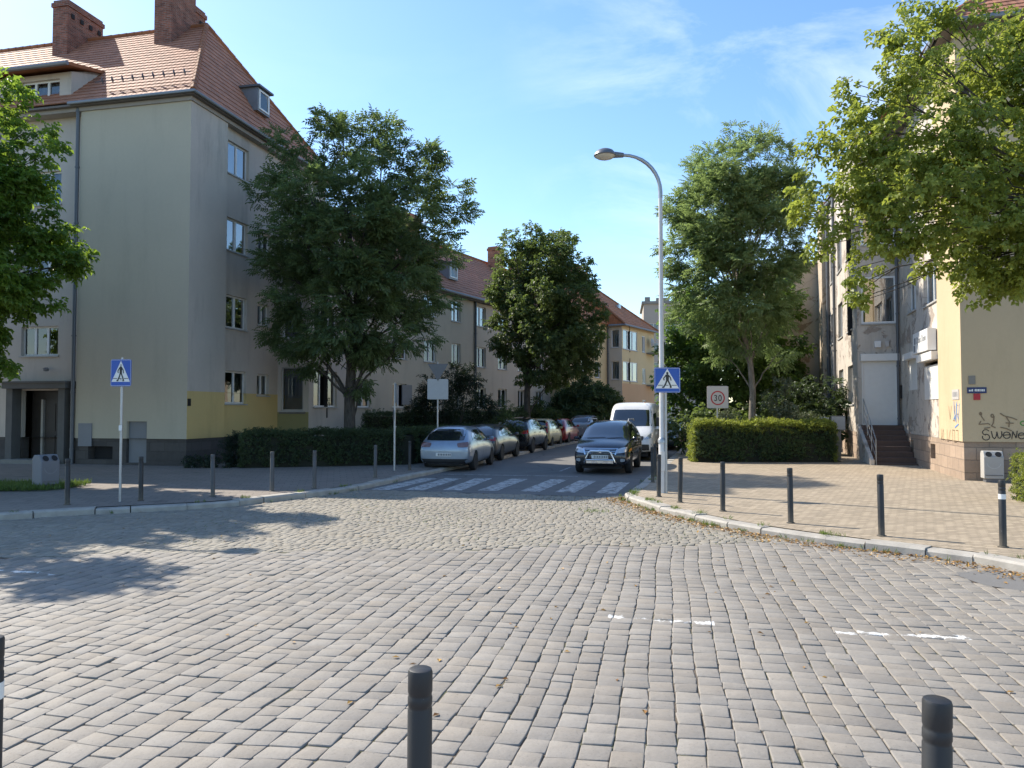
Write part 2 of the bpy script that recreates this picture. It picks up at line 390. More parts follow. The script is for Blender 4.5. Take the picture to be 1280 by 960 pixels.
M['door_d'] = plain('dark_timber_door', (.035, .03, .028), .5, var=.4)
M['concrete_d'] = plain('dark_grey_concrete', (.12, .115, .108), .9, var=.3, scale=2.5, bump=.5, bscale=30)  # darker grey version of the concrete, for door canopy and pillars
M['concrete'] = plain('concrete', (.24, .225, .20), .9, var=.3, scale=2.5, bump=.5, bscale=30)
M['shutter'] = plain('roller_shutter_white', (.74, .73, .70), .45, var=.06)
M['steps'] = plain('brown_step_stone', (.10, .062, .048), .7, var=.3, bump=.4)
# --- metal & things
M['bollard'] = scuffed('bollard_paint', (.02, .021, .023))
M['bollard_grey'] = scuffed('bollard_grey_paint', (.06, .063, .068))
M['refl'] = plain('reflective_band', (.75, .75, .72), .4, var=.1)
M['galv'] = plain('galvanised_steel', (.42, .43, .44), .45, .75, var=.2, scale=12)
M['polelight'] = plain('lamp_pole_paint', (.62, .60, .58), .45, .1, var=.12)
M['lampgrey'] = plain('lamp_head_paint', (.16, .165, .18), .4, .3)
M['lens'] = plain('lamp_lens', (.62, .6, .52), .25, var=.1)
M['plateblue'] = plain('name_plate_navy', (.02, .035, .12), .5)
M['signblue'] = plain('sign_blue', (.012, .085, .42), .35, var=.05)
M['signwhite'] = plain('sign_white', (.78, .78, .76), .35, var=.05)
M['signblack'] = plain('sign_black', (.012, .012, .014), .4)
M['signred'] = plain('sign_red', (.42, .018, .03), .4)
M['signback'] = plain('sign_back_aluminium', (.33, .345, .36), .5, .6)
M['signcream'] = plain('zone_sign_grey', (.50, .475, .45), .45, var=.08)
M['plasticbin'] = plain('bin_grey', (.17, .178, .195), .55, var=.12, scale=3)
M['smile'] = plain('bin_emboss', (.46, .46, .44), .5)
M['smile_d'] = plain('bin_emboss_dark', (.20, .21, .225), .5)
M['plasticbin2'] = plain('bin_pale', (.40, .385, .36), .55, var=.12, scale=3)
M['black'] = plain('black_rubber', (.014, .014, .015), .75, var=.2)
M['chrome'] = plain('chrome', (.75, .76, .78), .15, 1.0, var=.05)
M['carglass'] = plain('car_glass', (.014, .017, .02), .05, 0.0, var=.1, spec=1.0, coat=1.0)
M['plastic_black'] = plain('black_plastic', (.022, .022, .024), .55)
M['headlamp'] = plain('headlamp', (.55, .57, .58), .08, .5, var=.25, scale=14, coat=1.0)
M['taillamp'] = plain('taillamp', (.40, .012, .012), .15, var=.25, scale=14, coat=1.0)
M['taillamp_clear'] = plain('taillamp_clear', (.20, .11, .10), .15, .2, var=.4, scale=14, coat=1.0)
M['orange_lamp'] = plain('indicator_orange', (.65, .22, .03), .2)
M['plate'] = plain('licence_plate', (.72, .72, .70), .4, var=.05)
M['rim'] = plain('alloy_rim', (.42, .43, .44), .35, .8)
M['graf_black'] = plain('spray_black', (.03, .028, .028), .8)
M['graf_brown'] = plain('spray_faded', (.22, .16, .10), .85)
M['graf_red'] = plain('spray_red', (.55, .05, .04), .7)
M['graf_green'] = plain('spray_green', (.10, .27, .06), .7)
M['graf_blue'] = plain('spray_blue', (.12, .24, .48), .7)
# --- foliage
M['leaf_ash'] = leaf_mat('ash_leaf', (.042, .075, .034), (.15, .205, .085), (.19, .27, .07), .44)
M['leaf_ash2'] = leaf_mat('pale_ash_leaf', (.095, .145, .06), (.25, .32, .14), (.29, .39, .12), .48)
M['leaf_lin'] = leaf_mat('linden_leaf', (.042, .07, .027), (.13, .17, .06), (.18, .25, .055), .42)
M['leaf_maple'] = leaf_mat('maple_leaf', (.045, .09, .025), (.13, .20, .055), (.20, .33, .05), .45)
M['leaf_yel'] = leaf_mat('yellow_green_leaf', (.085, .135, .025), (.30, .335, .075), (.40, .46, .07), .45)
M['leaf_fg'] = leaf_mat('foreground_leaf', (.045, .095, .018), (.15, .23, .04), (.30, .44, .05), .48)
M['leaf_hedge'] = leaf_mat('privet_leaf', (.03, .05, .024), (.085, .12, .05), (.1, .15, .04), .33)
M['leaf_hedge_sun'] = leaf_mat('privet_leaf_young_sunlit', (.12, .15, .03), (.30, .33, .07), (.40, .46, .07), .45)  # young shoots, with sunlight on hedge top and ends painted into the colour
M['leaf_yew'] = leaf_mat('yew_leaf', (.010, .022, .014), (.03, .05, .025), (.04, .06, .02), .2)
M['leaf_bush'] = leaf_mat('bush_leaf', (.035, .065, .028), (.105, .15, .055), (.13, .19, .045), .36)
M['leaf_grey'] = leaf_mat('grey_green_leaf', (.07, .09, .05), (.2, .22, .15), (.16, .2, .08), .3)
M['grass'] = leaf_mat('grass_blade', (.05, .09, .02), (.14, .2, .05), (.2, .28, .05), .35)
M['dryleaf'] = leaf_mat('fallen_leaf', (.22, .10, .03), (.50, .30, .08), (.3, .16, .03), .15)
M['twigs'] = plain('hedge_twigs', (.02, .022, .013), 1.0)
M['bark'] = bark_mat('bark_dark', (.075, .065, .055))
M['bark_pale'] = bark_mat('bark_pale', (.22, .19, .155))
# ================================================================ ground
# street centre line: starts at the crossing, bends to the right further on
def heading(s):
    if s < 26: return R(15.5)
    if s < 46: return R(15.5 + (s-26)/20*11.5)
    return R(27 + min((s-46)/25*6, 6))
HW = 3.35
cl = [Vector((-.55, 18.6))]; hd = [heading(0)]
for i in range(1, 140):
    h = heading(i-.5); cl.append(cl[-1] + Vector((math.sin(h), math.cos(h)))); hd.append(heading(i))
def street(s, off):
    """point on the street: s metres from the crossing, off metres right of centre"""
    s = max(0, min(138.9, s)); i = int(s); f = s-i
    p = cl[i].lerp(cl[i+1], f); h = hd[i]*(1-f)+hd[i+1]*f
    return Vector((p.x + math.cos(h)*off, p.y - math.sin(h)*off)), h
def ss(s, off): return tuple(street(s, off)[0])
KR_px = [(1400,730),(1280,705),(1240,697),(1130,683),(1060,675),(985,665),(920,655),(850,640),(815,632),(793,623)]
KR = [tuple(gp(x, y, .11)[:2]) for x, y in KR_px]
KR = [(42.0,-26.0),(16.0,-1.5)] + KR + [(2.42,17.2)] + [ss(s, HW) for s in (1,2,4)] + [ss(s, HW) for s in range(6, 120, 3)]
KL_px = [(0,645),(60,638),(120,636),(200,632),(280,628),(330,622),(375,617)]
KL = [tuple(gp(x, y, .11)[:2]) for x, y in KL_px]
KL = [(-70.0,-1.0),(-22.0,10.6)] + KL + [(-4.35,18.1)] + [ss(s, -HW) for s in (1,2,4)] + [ss(s, -HW) for s in range(6, 120, 3)]
def smooth_line(L, it=2):
    P = [Vector(p) for p in L]
    for _ in range(it):
        Q = [P[0]]
        for a, b in zip(P, P[1:]): Q += [a*.75+b*.25, a*.25+b*.75]
        Q.append(P[-1]); P = Q
    return [tuple(p) for p in P]
KRs, KLs = smooth_line(KR), smooth_line(KL)
def sheet(name, polys, z, mat, kind='structure'):
    bm = bmesh.new()
    for poly in polys:
        vs = [bm.verts.new((p[0], p[1], z)) for p in poly]; f = bm.faces.new(vs)
        f.normal_update()
        if f.normal.z < 0: f.normal_flip()
    bmesh.ops.triangulate(bm, faces=bm.faces[:])
    me = bpy.data.meshes.new(name); bm.to_mesh(me); bm.free()
    return tag(link(name, me, mat), kind=kind)
tag(MB().box(-700, -300, -1.0, 700, 1400, -.07).build('ground', M['ground']), kind='structure')
# near pavement the photographer stands on
NP = [(-80,-6),(-14,1.0),(-4.5,3.35),(0,3.75),(3.0,3.35),(9,1.2),(24,-14),(30,-40),(-80,-40)]
sheet('road_bed', [[(-78,-6),(-14,1.0),(-4.5,3.3),(0,3.7),(3.0,3.3),(9,1.2),(24,-14),(44,-26)] + KR[1:13] + [(-.55,18.62)] + [KL[9]] + list(reversed(KL[:9]))], -.0105, M['bed'])
asph = [ss(s, -HW) for s in range(0, 120, 2)] + [ss(s, HW) for s in range(118, -1, -2)]
sheet('street', [asph[:60] + asph[60:] ], 0.0, M['asphalt'])
def kerb(name, line, side, w=.27, z=.122):
    """row of granite kerbstones along a line; side +1 = pavement lies to the left of travel"""
    mb = MB(); P = [Vector(p) for p in line]
    seg = []; acc = [0.0]
    for a, b in zip(P, P[1:]): acc.append(acc[-1] + (b-a).length)
    def pt(s):
        i = max(0, min(len(P)-2, int(np.searchsorted(acc, s))-1)); L = acc[i+1]-acc[i]
        f = (s-acc[i])/L if L > 0 else 0; d = (P[i+1]-P[i]).normalized()
        return P[i].lerp(P[i+1], f), Vector((-d.y, d.x))*side
    s = 0; r = random.Random(3)
    while s < acc[-1]-.3:
        L = r.uniform(.55, 1.15); e = min(acc[-1], s+L-r.uniform(.008, .03))
        a, na = pt(s); b, nb = pt(e); zz = z + r.uniform(-.02, .012); j = r.uniform(-.018, .018); c = .03
        def ring(p, n, zt): return [(p+n*j).to_3d()+Vector((0,0,-.06)), (p+n*j).to_3d()+Vector((0,0,zt-c)), (p+n*(j+c)).to_3d()+Vector((0,0,zt)), (p+n*(j+w)).to_3d()+Vector((0,0,zt))]
        A, B = ring(a, na, zz), ring(b, nb, zz)
        for k in range(3):
            q = [A[k], B[k], B[k+1], A[k+1]]
            mb.face(q if side < 0 else q[::-1])
        mb.face(A if side > 0 else A[::-1]); mb.face(B[::-1] if side > 0 else B)
        s += L
    return tag(mb.build(name, M['kerb']), kind='structure')
kerb('kerb', KRs, -1); kerb('kerb', KLs, 1); kerb('kerb', smooth_line(NP[1:7]), -1)
PATCH = [tuple(gp(x, y)[:2]) for x, y in ((1188,716),(1240,712),(1300,722),(1420,750),(1420,775),(1300,742),(1230,731))]
def inset(line, d):
    out = []
    for i, p in enumerate(line):
        a, b = Vector(line[max(i-1, 0)]), Vector(line[min(i+1, len(line)-1)]); t = (b-a).normalized()
        out.append(tuple(Vector(p) + Vector((t.y, -t.x))*d))
    return out
kr_in, kl_in = inset(KRs, .25), inset(KLs, -.25)
sheet('pavement', [[p for p in kr_in if p[1] < 110] + [(70,100),(70,-26)]], .118, M['pavers_r'])
sheet('pavement', [[p for p in kl_in if p[1] < 110] + [(-30,112),(-70,60)]], .118, M['pavers_l'])
sheet('pavement', [inset(smooth_line(NP[1:7]), .14) + [(24,-14),(30,-40),(-80,-40),(-80,-6)]], .118, M['pavers_l'])
# ---------------------------------------------------------------- setts, every stone modelled
def point_in(px, py, poly):
    inside = np.zeros(len(px), bool); n = len(poly); j = n-1
    for i in range(n):
        xi, yi = poly[i]; xj, yj = poly[j]
        c = ((yi > py) != (yj > py)) & (px < (xj-xi)*(py-yi)/((yj-yi) if abs(yj-yi) > 1e-9 else 1e-9)+xi)
        inside ^= c; j = i
    return inside
road_poly = [(-60,-2),(-14,1.1),(-4.5,3.5),(0,3.9),(3.0,3.5),(9,1.3),(24,-14),(44,-26)] + [p for p in KRs if p[1] < 17.3] + [ss(0, HW-.2), ss(0, -HW+.1)] + list(reversed([p for p in KLs if p[1] < 18.4 and p[0] < -4]))
def in_front(x, y):   # clear of both kerbs
    return point_in(x, y, road_poly) & (np.abs(x) < .8*y+5.5) & ~point_in(x, y, PATCH)
def setts(name, th, cw, lmin, lmax, keep, mat, detail, gap, seed, across=False):
    r = np.random.default_rng(seed); c, s_ = math.cos(th), math.sin(th)
    u0, U, Vv, Wd, Ln = -22.0, [], [], [], []
    u = u0
    while u < 22:
        w = cw*r.uniform(.84, 1.16); n = int(50/lmin); L = r.uniform(lmin, lmax, n); v = -24 + np.cumsum(L) + r.uniform(0, .2)
        U.append(np.full(n, u+w/2)); Vv.append(v-L/2); Wd.append(np.full(n, w)); Ln.append(L); u += w
    U, Vv, Wd, Ln = map(np.concatenate, (U, Vv, Wd, Ln))
    def warp(a, b): return (a + .05*np.sin(b*.42+.6*np.sin(a*.3)) + .014*np.sin(b*1.7+a*.9), b + .05*np.sin(a*.8+b*.25) + .03*np.sin(a*2.3))
    def world(a, b):
        a, b = warp(a, b); return (a*c + b*s_, -a*s_ + b*c)
    x, y = world(U, Vv); k = keep(x, y) & in_front(x, y)
    U, Vv, Wd, Ln = U[k], Vv[k], Wd[k], Ln[k]; N = len(U)
    hw, hl = Wd/2-gap/2, Ln/2-gap/2; jit = lambda k_: r.normal(0, k_, N)
    corners = []
    if detail:
        cf = .09
        for sx, sy, ox, oy in [(-1,-1,0,cf),(-1,-1,cf,0),(1,-1,cf,0),(1,-1,0,cf),(1,1,0,cf),(1,1,cf,0),(-1,1,cf,0),(-1,1,0,cf)]:
            corners.append((sx, sy, ox, oy))
    else: corners = [(-1,-1,0,0),(1,-1,0,0),(1,1,0,0),(-1,1,0,0)]
    K = len(corners)
    cj = {}
    for sx, sy, *_ in corners:
        if (sx, sy) not in cj: cj[(sx, sy)] = (jit(.005), jit(.005))
    z0, tx, ty = np.clip(jit(.0025), -.004, .006), jit(.009), jit(.009)
    sink = (r.random(N) < .04)*r.uniform(.002, .005, N); z0 = z0 - sink
    rings = []
    for zz, ins in ((-.05, -.002), (-.010, 0.0), (-.002, .002), (0.0, .007)):
        pts = []
        for sx, sy, ox, oy in corners:
            ex, ey = cj[(sx, sy)]
            a = sx*(hw-ins)*(1-ox) + ex; b = sy*(hl-ins)*(1-oy) + ey
            wx, wy = world(U+a, Vv+b); wz = z0 + zz + (a*tx + b*ty if zz > -.04 else 0)
            pts.append(np.stack([wx, wy, wz], 1))
        rings.append(np.stack(pts, 1))
    V = np.concatenate(rings, 1); m = V.shape[1]
    fs, sizes = [], []
    for g in range(3):
        for i in range(K):
            j = (i+1) % K; fs += [g*K+i, g*K+j, (g+1)*K+j, (g+1)*K+i]; sizes.append(4)
    fs += list(range(3*K, 4*K)); sizes.append(K)
    fs = np.array(fs); Lp = (fs[None]+(np.arange(N)*m)[:, None]).ravel(); Sz = np.tile(sizes, N)
    tint = np.clip(r.normal(.5, .30, N), -.15, 1.2); hue = r.random(N)
    xx, yy = world(U, Vv)
    # worn dashes of white paint across the road
    paint = np.zeros(N)
    for (ax, ay, bx, by, w) in DASH:
        a, b = gp(ax, ay), gp(bx, by); d = Vector((b.x-a.x, b.y-a.y)); L = d.length; d.normalize()
        al = (xx-a.x)*d.x + (yy-a.y)*d.y; ac = np.abs(-(xx-a.x)*d.y + (yy-a.y)*d.x)
        paint = np.maximum(paint, ((al > 0) & (al < L) & (ac < w)).astype(float))
    me = np_mesh(name, V.reshape(-1, 3), Lp, Sz, True, {'tint': ('POINT', 'FLOAT', np.repeat(tint, m)), 'hue': ('POINT', 'FLOAT', np.repeat(hue, m)), 'paint': ('POINT', 'FLOAT', np.repeat(paint*r.uniform(.6, .96, N), m))})
    return tag(link(name, me, mat), kind='structure')
def far_zone(x, y): return y > 11.3 + .10*x + .12*np.sin(x*2.1)
DASH = [(760,771,893,779,.085),(1045,790,1212,797,.085),(-10,712,70,718,.07)]
M['setts'] = setts_mat('granite_setts', (.195, .178, .156), (.335, .308, .27), (.35, .285, .205))
M['setts_small'] = setts_mat('granite_setts_small', (.215, .195, .158), (.36, .328, .27), (.37, .30, .2))
setts('setts', R(12.5), .182, .135, .225, lambda x, y: ~far_zone(x, y), M['setts'], True, .0055, 1)
setts('setts', R(101), .135, .11, .175, far_zone, M['setts_small'], False, .010, 2)
# ---------------------------------------------------------------- crossing and street markings
mk = MB()
def stripe(p1, p2, w, z=.005):
    a, b = Vector(p1), Vector(p2); d = (b-a).normalized(); n = Vector((-d.y, d.x))*w/2
    mk.face([(*(a+n), z), (*(a-n), z), (*(b-n), z), (*(b+n), z)])
for (nx, ny, fx, fy) in [(475,612.5,538,598),(517,612.8,567,598),(565,613,605,598),(609,613.5,650,598.5),(662,614.5,699,599.5),(706,615.5,735,601),(757,617,776,603)]:
    stripe(gp(nx, ny)[:2], gp(fx, fy)[:2], .5)
tag(mk.build('crossing_stripes', M['roadpaint']), kind='structure')
mk = MB()
for s in range(7, 100, 6): stripe(ss(s, .25), ss(s+2.0, .25), .1)
stripe(ss(4.9, -3.2), ss(5.2, 1.2), .1)
tag(mk.build('lane_markings', M['roadpaint']), kind='structure')
sheet('road_patch', [PATCH], -.003, M['asphalt'])
# band of pale levelled stones where setts meet asphalt
# ---------------------------------------------------------------- lawns
def lawn(poly, z=.135): return sheet('lawn', [poly], z, M['lawn'])
lawn([(-8.6,26.0),(-3.7,27.6)] + [ss(s, -HW-2.0) for s in range(12, 44, 4)] + [(2.0,62),(-14,52)])
lawn([(-16,17.0),(-10.9,18.2),(-10.6,19.2),(-16,19.3)])
lawn([(10.45,15.5),(13.5,14.6),(20,13),(20,16.4),(10.75,16.45)], .128)
lawn([(6.9,28.2),(12.0,28.0),(13.4,33.2)] + [ss(s, HW+1.6) for s in (44, 34, 24, 14)])
# ================================================================ buildings
def wall_panel(mb, a, b, z0, z1, nrm, holes, mi=0, depth=.16, uv=False):
    """outer face of a wall from a to b (2-D), holes = [(s0, s1, z0, z1)], with reveals"""
    a, b = Vector(a), Vector(b); L = (b-a).length; d = (b-a)/L; n = Vector(nrm)
    xs = sorted({0.0, L, *[h[0] for h in holes], *[h[1] for h in holes]}); zs = sorted({z0, z1, *[h[2] for h in holes], *[h[3] for h in holes]})
    xs = [x for x in xs if -1e-6 <= x <= L+1e-6]; zs = [z for z in zs if z0-1e-6 <= z <= z1+1e-6]
    P = lambda s, z, o=0.0: (a.x+d.x*s-n.x*o, a.y+d.y*s-n.y*o, z)
    flip = d.cross(n) > 0
    def q(pts, uvs=None):
        if flip: pts = pts[::-1]; uvs = uvs[::-1] if uvs else None
        mb.face(pts, mi, uvs)
    for i in range(len(xs)-1):
        for j in range(len(zs)-1):
            cx, cz = (xs[i]+xs[i+1])/2, (zs[j]+zs[j+1])/2
            if any(h[0] < cx < h[1] and h[2] < cz < h[3] for h in holes): continue
            q([P(xs[i], zs[j]), P(xs[i+1], zs[j]), P(xs[i+1], zs[j+1]), P(xs[i], zs[j+1])], [(xs[i], zs[j]), (xs[i+1], zs[j]), (xs[i+1], zs[j+1]), (xs[i], zs[j+1])] if uv else None)
    for h in holes:
        s0, s1, h0, h1 = h[:4]
        if h1 <= z0 or h0 >= z1: continue
        h0, h1 = max(h0, z0), min(h1, z1); D = depth
        q([P(s0, h0), P(s0, h1), P(s0, h1, D), P(s0, h0, D)][::-1] if False else [P(s0, h0, D), P(s0, h0), P(s0, h1), P(s0, h1, D)][::-1])
        q([P(s1, h0), P(s1, h0, D), P(s1, h1, D), P(s1, h1)][::-1])
        q([P(s0, h1), P(s1, h1), P(s1, h1, D), P(s0, h1, D)][::-1]); q([P(s0, h0), P(s0, h0, D), P(s1, h0, D), P(s1, h0)][::-1])
def window(parent, a, d, n, s0, s1, z0, z1, style='double', inset=.11, curtain='net', fm='frame', gm='glass', sill=True):
    """casement set into its opening: frame > panes, sill, curtain"""
    a, d, n = Vector(a), Vector(d), Vector(n)
    P = lambda s, z, o: (a.x+d.x*s+n.x*o, a.y+d.y*s+n.y*o, z)
    V = lambda s, z, o: Vector((d.x*s+n.x*o, d.y*s+n.y*o, z))
    t, dp = .065, .06; mb = MB()
    def bar(sa, sb, za, zb, o0=-inset-dp, o1=-inset): mb.obox(P(sa, za, o0), V(sb-sa, 0, 0), V(0, 0, o1-o0), V(0, zb-za, 0))
    bar(s0, s0+t, z0, z1); bar(s1-t, s1, z0, z1); bar(s0+t, s1-t, z0, z0+t); bar(s0+t, s1-t, z1-t, z1)
    k = {'single': [], 'double': [.5], 'triple': [1/3, 2/3], 'wide': [.33, .66], 'asym': [.36]}[style]
    for f in k:
        c = s0+(s1-s0)*f; bar(c-t*.65, c+t*.65, z0+t, z1-t, -inset-dp, -inset+.012)
    fr = mb.build('window', M[fm], parent)
    cuts = [s0+t*.5] + [s0+(s1-s0)*f for f in k] + [s1-t*.5]; r = random.Random(int(abs(s0*131+z0*977+a.x*61))+len(cuts))
    for i in range(len(cuts)-1):
        e = r.uniform(-.006, .006); o = -inset-.03
        pts = [P(cuts[i], z0+t*.5, o), P(cuts[i+1], z0+t*.5, o+e), P(cuts[i+1], z1-t*.5, o+e*2), P(cuts[i], z1-t*.5, o+e)]
        g = MB().face(pts[::-1] if d.cross(n) > 0 else pts)
        g.build('pane', M[gm], fr)
    if sill: MB().obox(P(s0-.05, z0-.05, -inset+.002), V(s1-s0+.1, 0, 0), V(0, 0, inset+.05), V(0, .05, 0)).build('sill', M['sill'], fr)
    if curtain:
        w = s1-s0; N = max(8, int(w/.05)); o = -inset-.2
        spans = {'net': [(0.02, .98, z0+.05)], 'sides': [(0.02, .30, z0+.05), (.72, .98, z0+.05)], 'half': [(.02, .98, z0+(z1-z0)*.45)], 'blind': [(.02, .98, z0+.02)]}[curtain]
        for fa, fb, zb in spans:
            cm = MB()
            for i in range(N):
                f0, f1 = fa+(fb-fa)*i/N, fa+(fb-fa)*(i+1)/N; amp = 0 if curtain == 'blind' else .025
                cm.face([P(s0+w*f0, zb, o+amp*math.sin(i*1.9)), P(s0+w*f1, zb, o+amp*math.sin((i+1)*1.9)), P(s0+w*f1, z1-.03, o+amp*math.sin((i+1)*1.9)), P(s0+w*f0, z1-.03, o+amp*math.sin(i*1.9))])
            cm.build('curtain', M['blind' if curtain == 'blind' else 'curtain'], fr)
    bk = MB().face([P(s0-.3, z0-.3, -1.6), P(s1+.3, z0-.3, -1.6), P(s1+.3, z1+.3, -1.6), P(s0-.3, z1+.3, -1.6)]).build('dark_room_backing', M['dark'], fr)  # near-black sheet, paints in the darkness of the room behind the glass
    return fr
def roof_plane(mb, e0, e1, r0, r1, row=.32, mi=0):
    """rows of tiles from eave e0-e1 up to ridge r0-r1, every row lapping the one below"""
    e0, e1, r0, r1 = map(Vector, (e0, e1, r0, r1)); sl = ((r0+r1)/2-(e0+e1)/2).length; n = max(2, int(sl/row))
    nrm = (e1-e0).cross(r0-e0) if (r0-e0).length > 1e-4 else (e1-e0).cross(r1-e0)
    if nrm.z < 0: nrm = -nrm
    nrm.normalize(); ed = (e1-e0).normalized(); lift = .035
    fl = (e1-e0).cross(((r0+r1)/2)-e0).dot(nrm) < 0
    for i in range(n):
        f0, f1 = i/n, min(1, (i+1)/n+.02)
        A, B = e0.lerp(r0, f0)+nrm*lift, e1.lerp(r1, f0)+nrm*lift; C_, D = e1.lerp(r1, f1)+nrm*.004, e0.lerp(r0, f1)+nrm*.004
        A2, B2 = e0.lerp(r0, f0), e1.lerp(r1, f0)
        uv = [((p-e0).dot(ed), i*.3+v) for p, v in ((A, 0.02), (B, 0.02), (C_, .3), (D, .3))]
        pts = [A, B, C_, D]
        if (C_-D).length < .02: pts = [A, B, C_]; uv = uv[:3]
        if fl: pts = pts[::-1]; uv = uv[::-1]
        mb.face(pts, mi, uv)
        q = [A2, B2, B, A]; mb.face(q if not fl else q[::-1], mi, [((p-e0).dot(ed), i*.3) for p in (q if not fl else q[::-1])])
def ridge_caps(mb, a, b, r=.11):
    a, b = Vector(a), Vector(b); L = (b-a).length; n = int(L/.38); 
    for i in range(n):
        p, q = a.lerp(b, i/n), a.lerp(b, (i+1.08)/n); mb.tube([p, q], [r, r*.86], 8)
def chimney(parent, x0, y0, x1, y1, z0, z1, mat, cap=.12, flue=True):
    c = MB().box(x0, y0, z0, x1, y1, z1-.3).box(x0-.05, y0-.05, z1-.3, x1+.05, y1+.05, z1-.12).box(x0+.01, y0+.01, z1-.12, x1-.01, y1-.01, z1).build('chimney', M[mat], parent)
    fl = MB().box(x0-.03, y0-.03, z0, x1+.03, y1+.03, z0+.42).build('flashing', M['zinc'], c)
    n = max(1, int((x1-x0)/.5))
    h = MB()
    for i in range(n):
        cx = x0+(x1-x0)*(i+.5)/n
        for yy, s in ((y0-.052, 1), (y1+.052, -1)): h.box(cx-.08, min(yy, yy+.03*s), z1-.75, cx+.08, max(yy, yy+.03*s), z1-.55)
    h.build('vent_holes', M['dark'], c)
    return c
def downpipe(parent, x, y, z0, z1, r=.055):
    mb = MB().tube([(x, y, z0), (x, y, z1-.5), (x+.0, y, z1)], r, 10)
    for z in np.arange(z0+.5, z1, 2.0): mb.tube([(x, y, z), (x, y, z+.06)], r*1.25, 10)
    return mb.build('downpipe', M['pipe'], parent, True)
# ------------------------------------------------------------ left corner house
B1 = thing('corner_house', (-11, 26, 0), R(77), 'tall four storey house at left with pale windowless end wall and red hipped roof', 'house')
EV, PL = 13.15, 1.03
W = MB(); DX = 10.4; ZR = lambda x: EV + x
pier = (4.45, 2.15)
# front end wall, flush pier
wall_panel(W, (0, 0), (0, pier[0]), PL, EV, (-1, 0), [(1.55, 2.35, .95, 1.62)], 0)
# street side pier and wall
wall_panel(W, (0, 0), (pier[1], 0), 2.66, EV, (0, -1), [], 1)
wall_panel(W, (pier[1], 0), (pier[1], .22), PL, EV, (1, 0), [], 1)
st = []
for z in (2.25, 5.10, 8.02, 10.93): st += [(.35, 1.75, z, z+1.24)]
for z in (2.6, 5.42, 8.35): st += [(2.5, 3.4, z, z+.86)]
st += [(7.9, 8.0, 3, 3.1)]
st = st[:-1]
wall_panel(W, (pier[1], .22), (DX, .22), 2.66, EV, (0, -1), st, 1)
wall_panel(W, (pier[1], .22), (DX, .22), PL, 2.66, (0, -1), [(.35, 1.75, 2.25, 3.49), (2.5, 3.4, 2.6, 3.46)], 2)
wall_panel(W, (0, 0), (pier[1], 0), PL, 2.66, (0, -1), [], 2)
# recessed part of the front with the entrance
RX = .38; le = 15.0
fr_holes = [(1.15, 2.75, 9.5, 10.72), (1.15, 2.75, 3.98, 5.05), (1.15, 2.75, 6.75, 7.9), (6.6, 8.2, 9.5, 10.72), (6.6, 8.2, 6.6, 7.9), (6.6, 8.2, 3.9, 5.05), (.75, 2.65, 0.0, 2.72)]
wall_panel(W, (RX, pier[0]), (RX, le), PL, EV, (-1, 0), fr_holes, 1)
wall_panel(W, (0, pier[0]), (RX, pier[0]), PL, EV, (0, 1), [], 0)
wall_panel(W, (DX, .22), (DX, le), 0, EV, (1, 0), [], 1); wall_panel(W, (0+RX, le), (DX, le), 0, EV, (0, 1), [], 1)
b1w = W.build('wall', [M['b1front'], M['b1street'], M['b1yellow']], B1)
pl = MB()
wall_panel(pl, (.03, .03), (.03, pier[0]), 0, PL, (-1, 0), [(1.55, 2.35, .2, PL), (2.9, 3.9, .3, .75)], 0, .3, True); wall_panel(pl, (.03, .03), (pier[1], .03), 0, PL, (0, -1), [], 0, .1, True)
wall_panel(pl, (pier[1], .25), (DX, .25), 0, PL, (0, -1), [], 0, .1, True); wall_panel(pl, (RX+.03, pier[0]), (RX+.03, le), 0, PL, (-1, 0), [(.75, 2.65, 0.0, 2.72)], 0, .3, True)
wall_panel(pl, (pier[1], .03), (pier[1], .25), 0, PL, (1, 0), [], 0, .1, True); wall_panel(pl, (.03, pier[0]), (RX+.03, pier[0]), 0, PL, (0, 1), [], 0, .1, True)
pl.box(.05, .05, PL-.012, 2.1, pier[0], PL-.004)
pl.build('plinth', M['plinth_d'], B1)
MB().box(.12, 1.55, .2, .3, 2.35, 1.62).box(.1, 1.58, 1.0, .125, 2.32, 1.6).build('meter_cupboard', M['board'], B1)
MB().box(.3, 2.9, .3, .34, 3.9, .75).build('cellar_window', M['dark'], B1)
MB().box(-.03, 3.75, .75, -.002, 4.3, 1.55).build('hatch', M['board'], B1)
MB().box(.02, -.012, 2.15, .2, -.002, 2.4).build('notice', M['signblack'], B1)
g = 'left house street windows'
for i, h in enumerate(st): window(B1, (pier[1], .22), (1, 0), (0, -1), *h, style='double', curtain=['sides', 'net', 'half', None][i % 4], gm='glass_sky' if i in (1, 2, 3, 5) else 'glass')
for i, h in enumerate(fr_holes[:-1]): window(B1, (RX, pier[0]), (0, 1), (-1, 0), *h, style='triple', curtain=['net', 'sides', 'half', 'net', 'sides', 'net'][i])
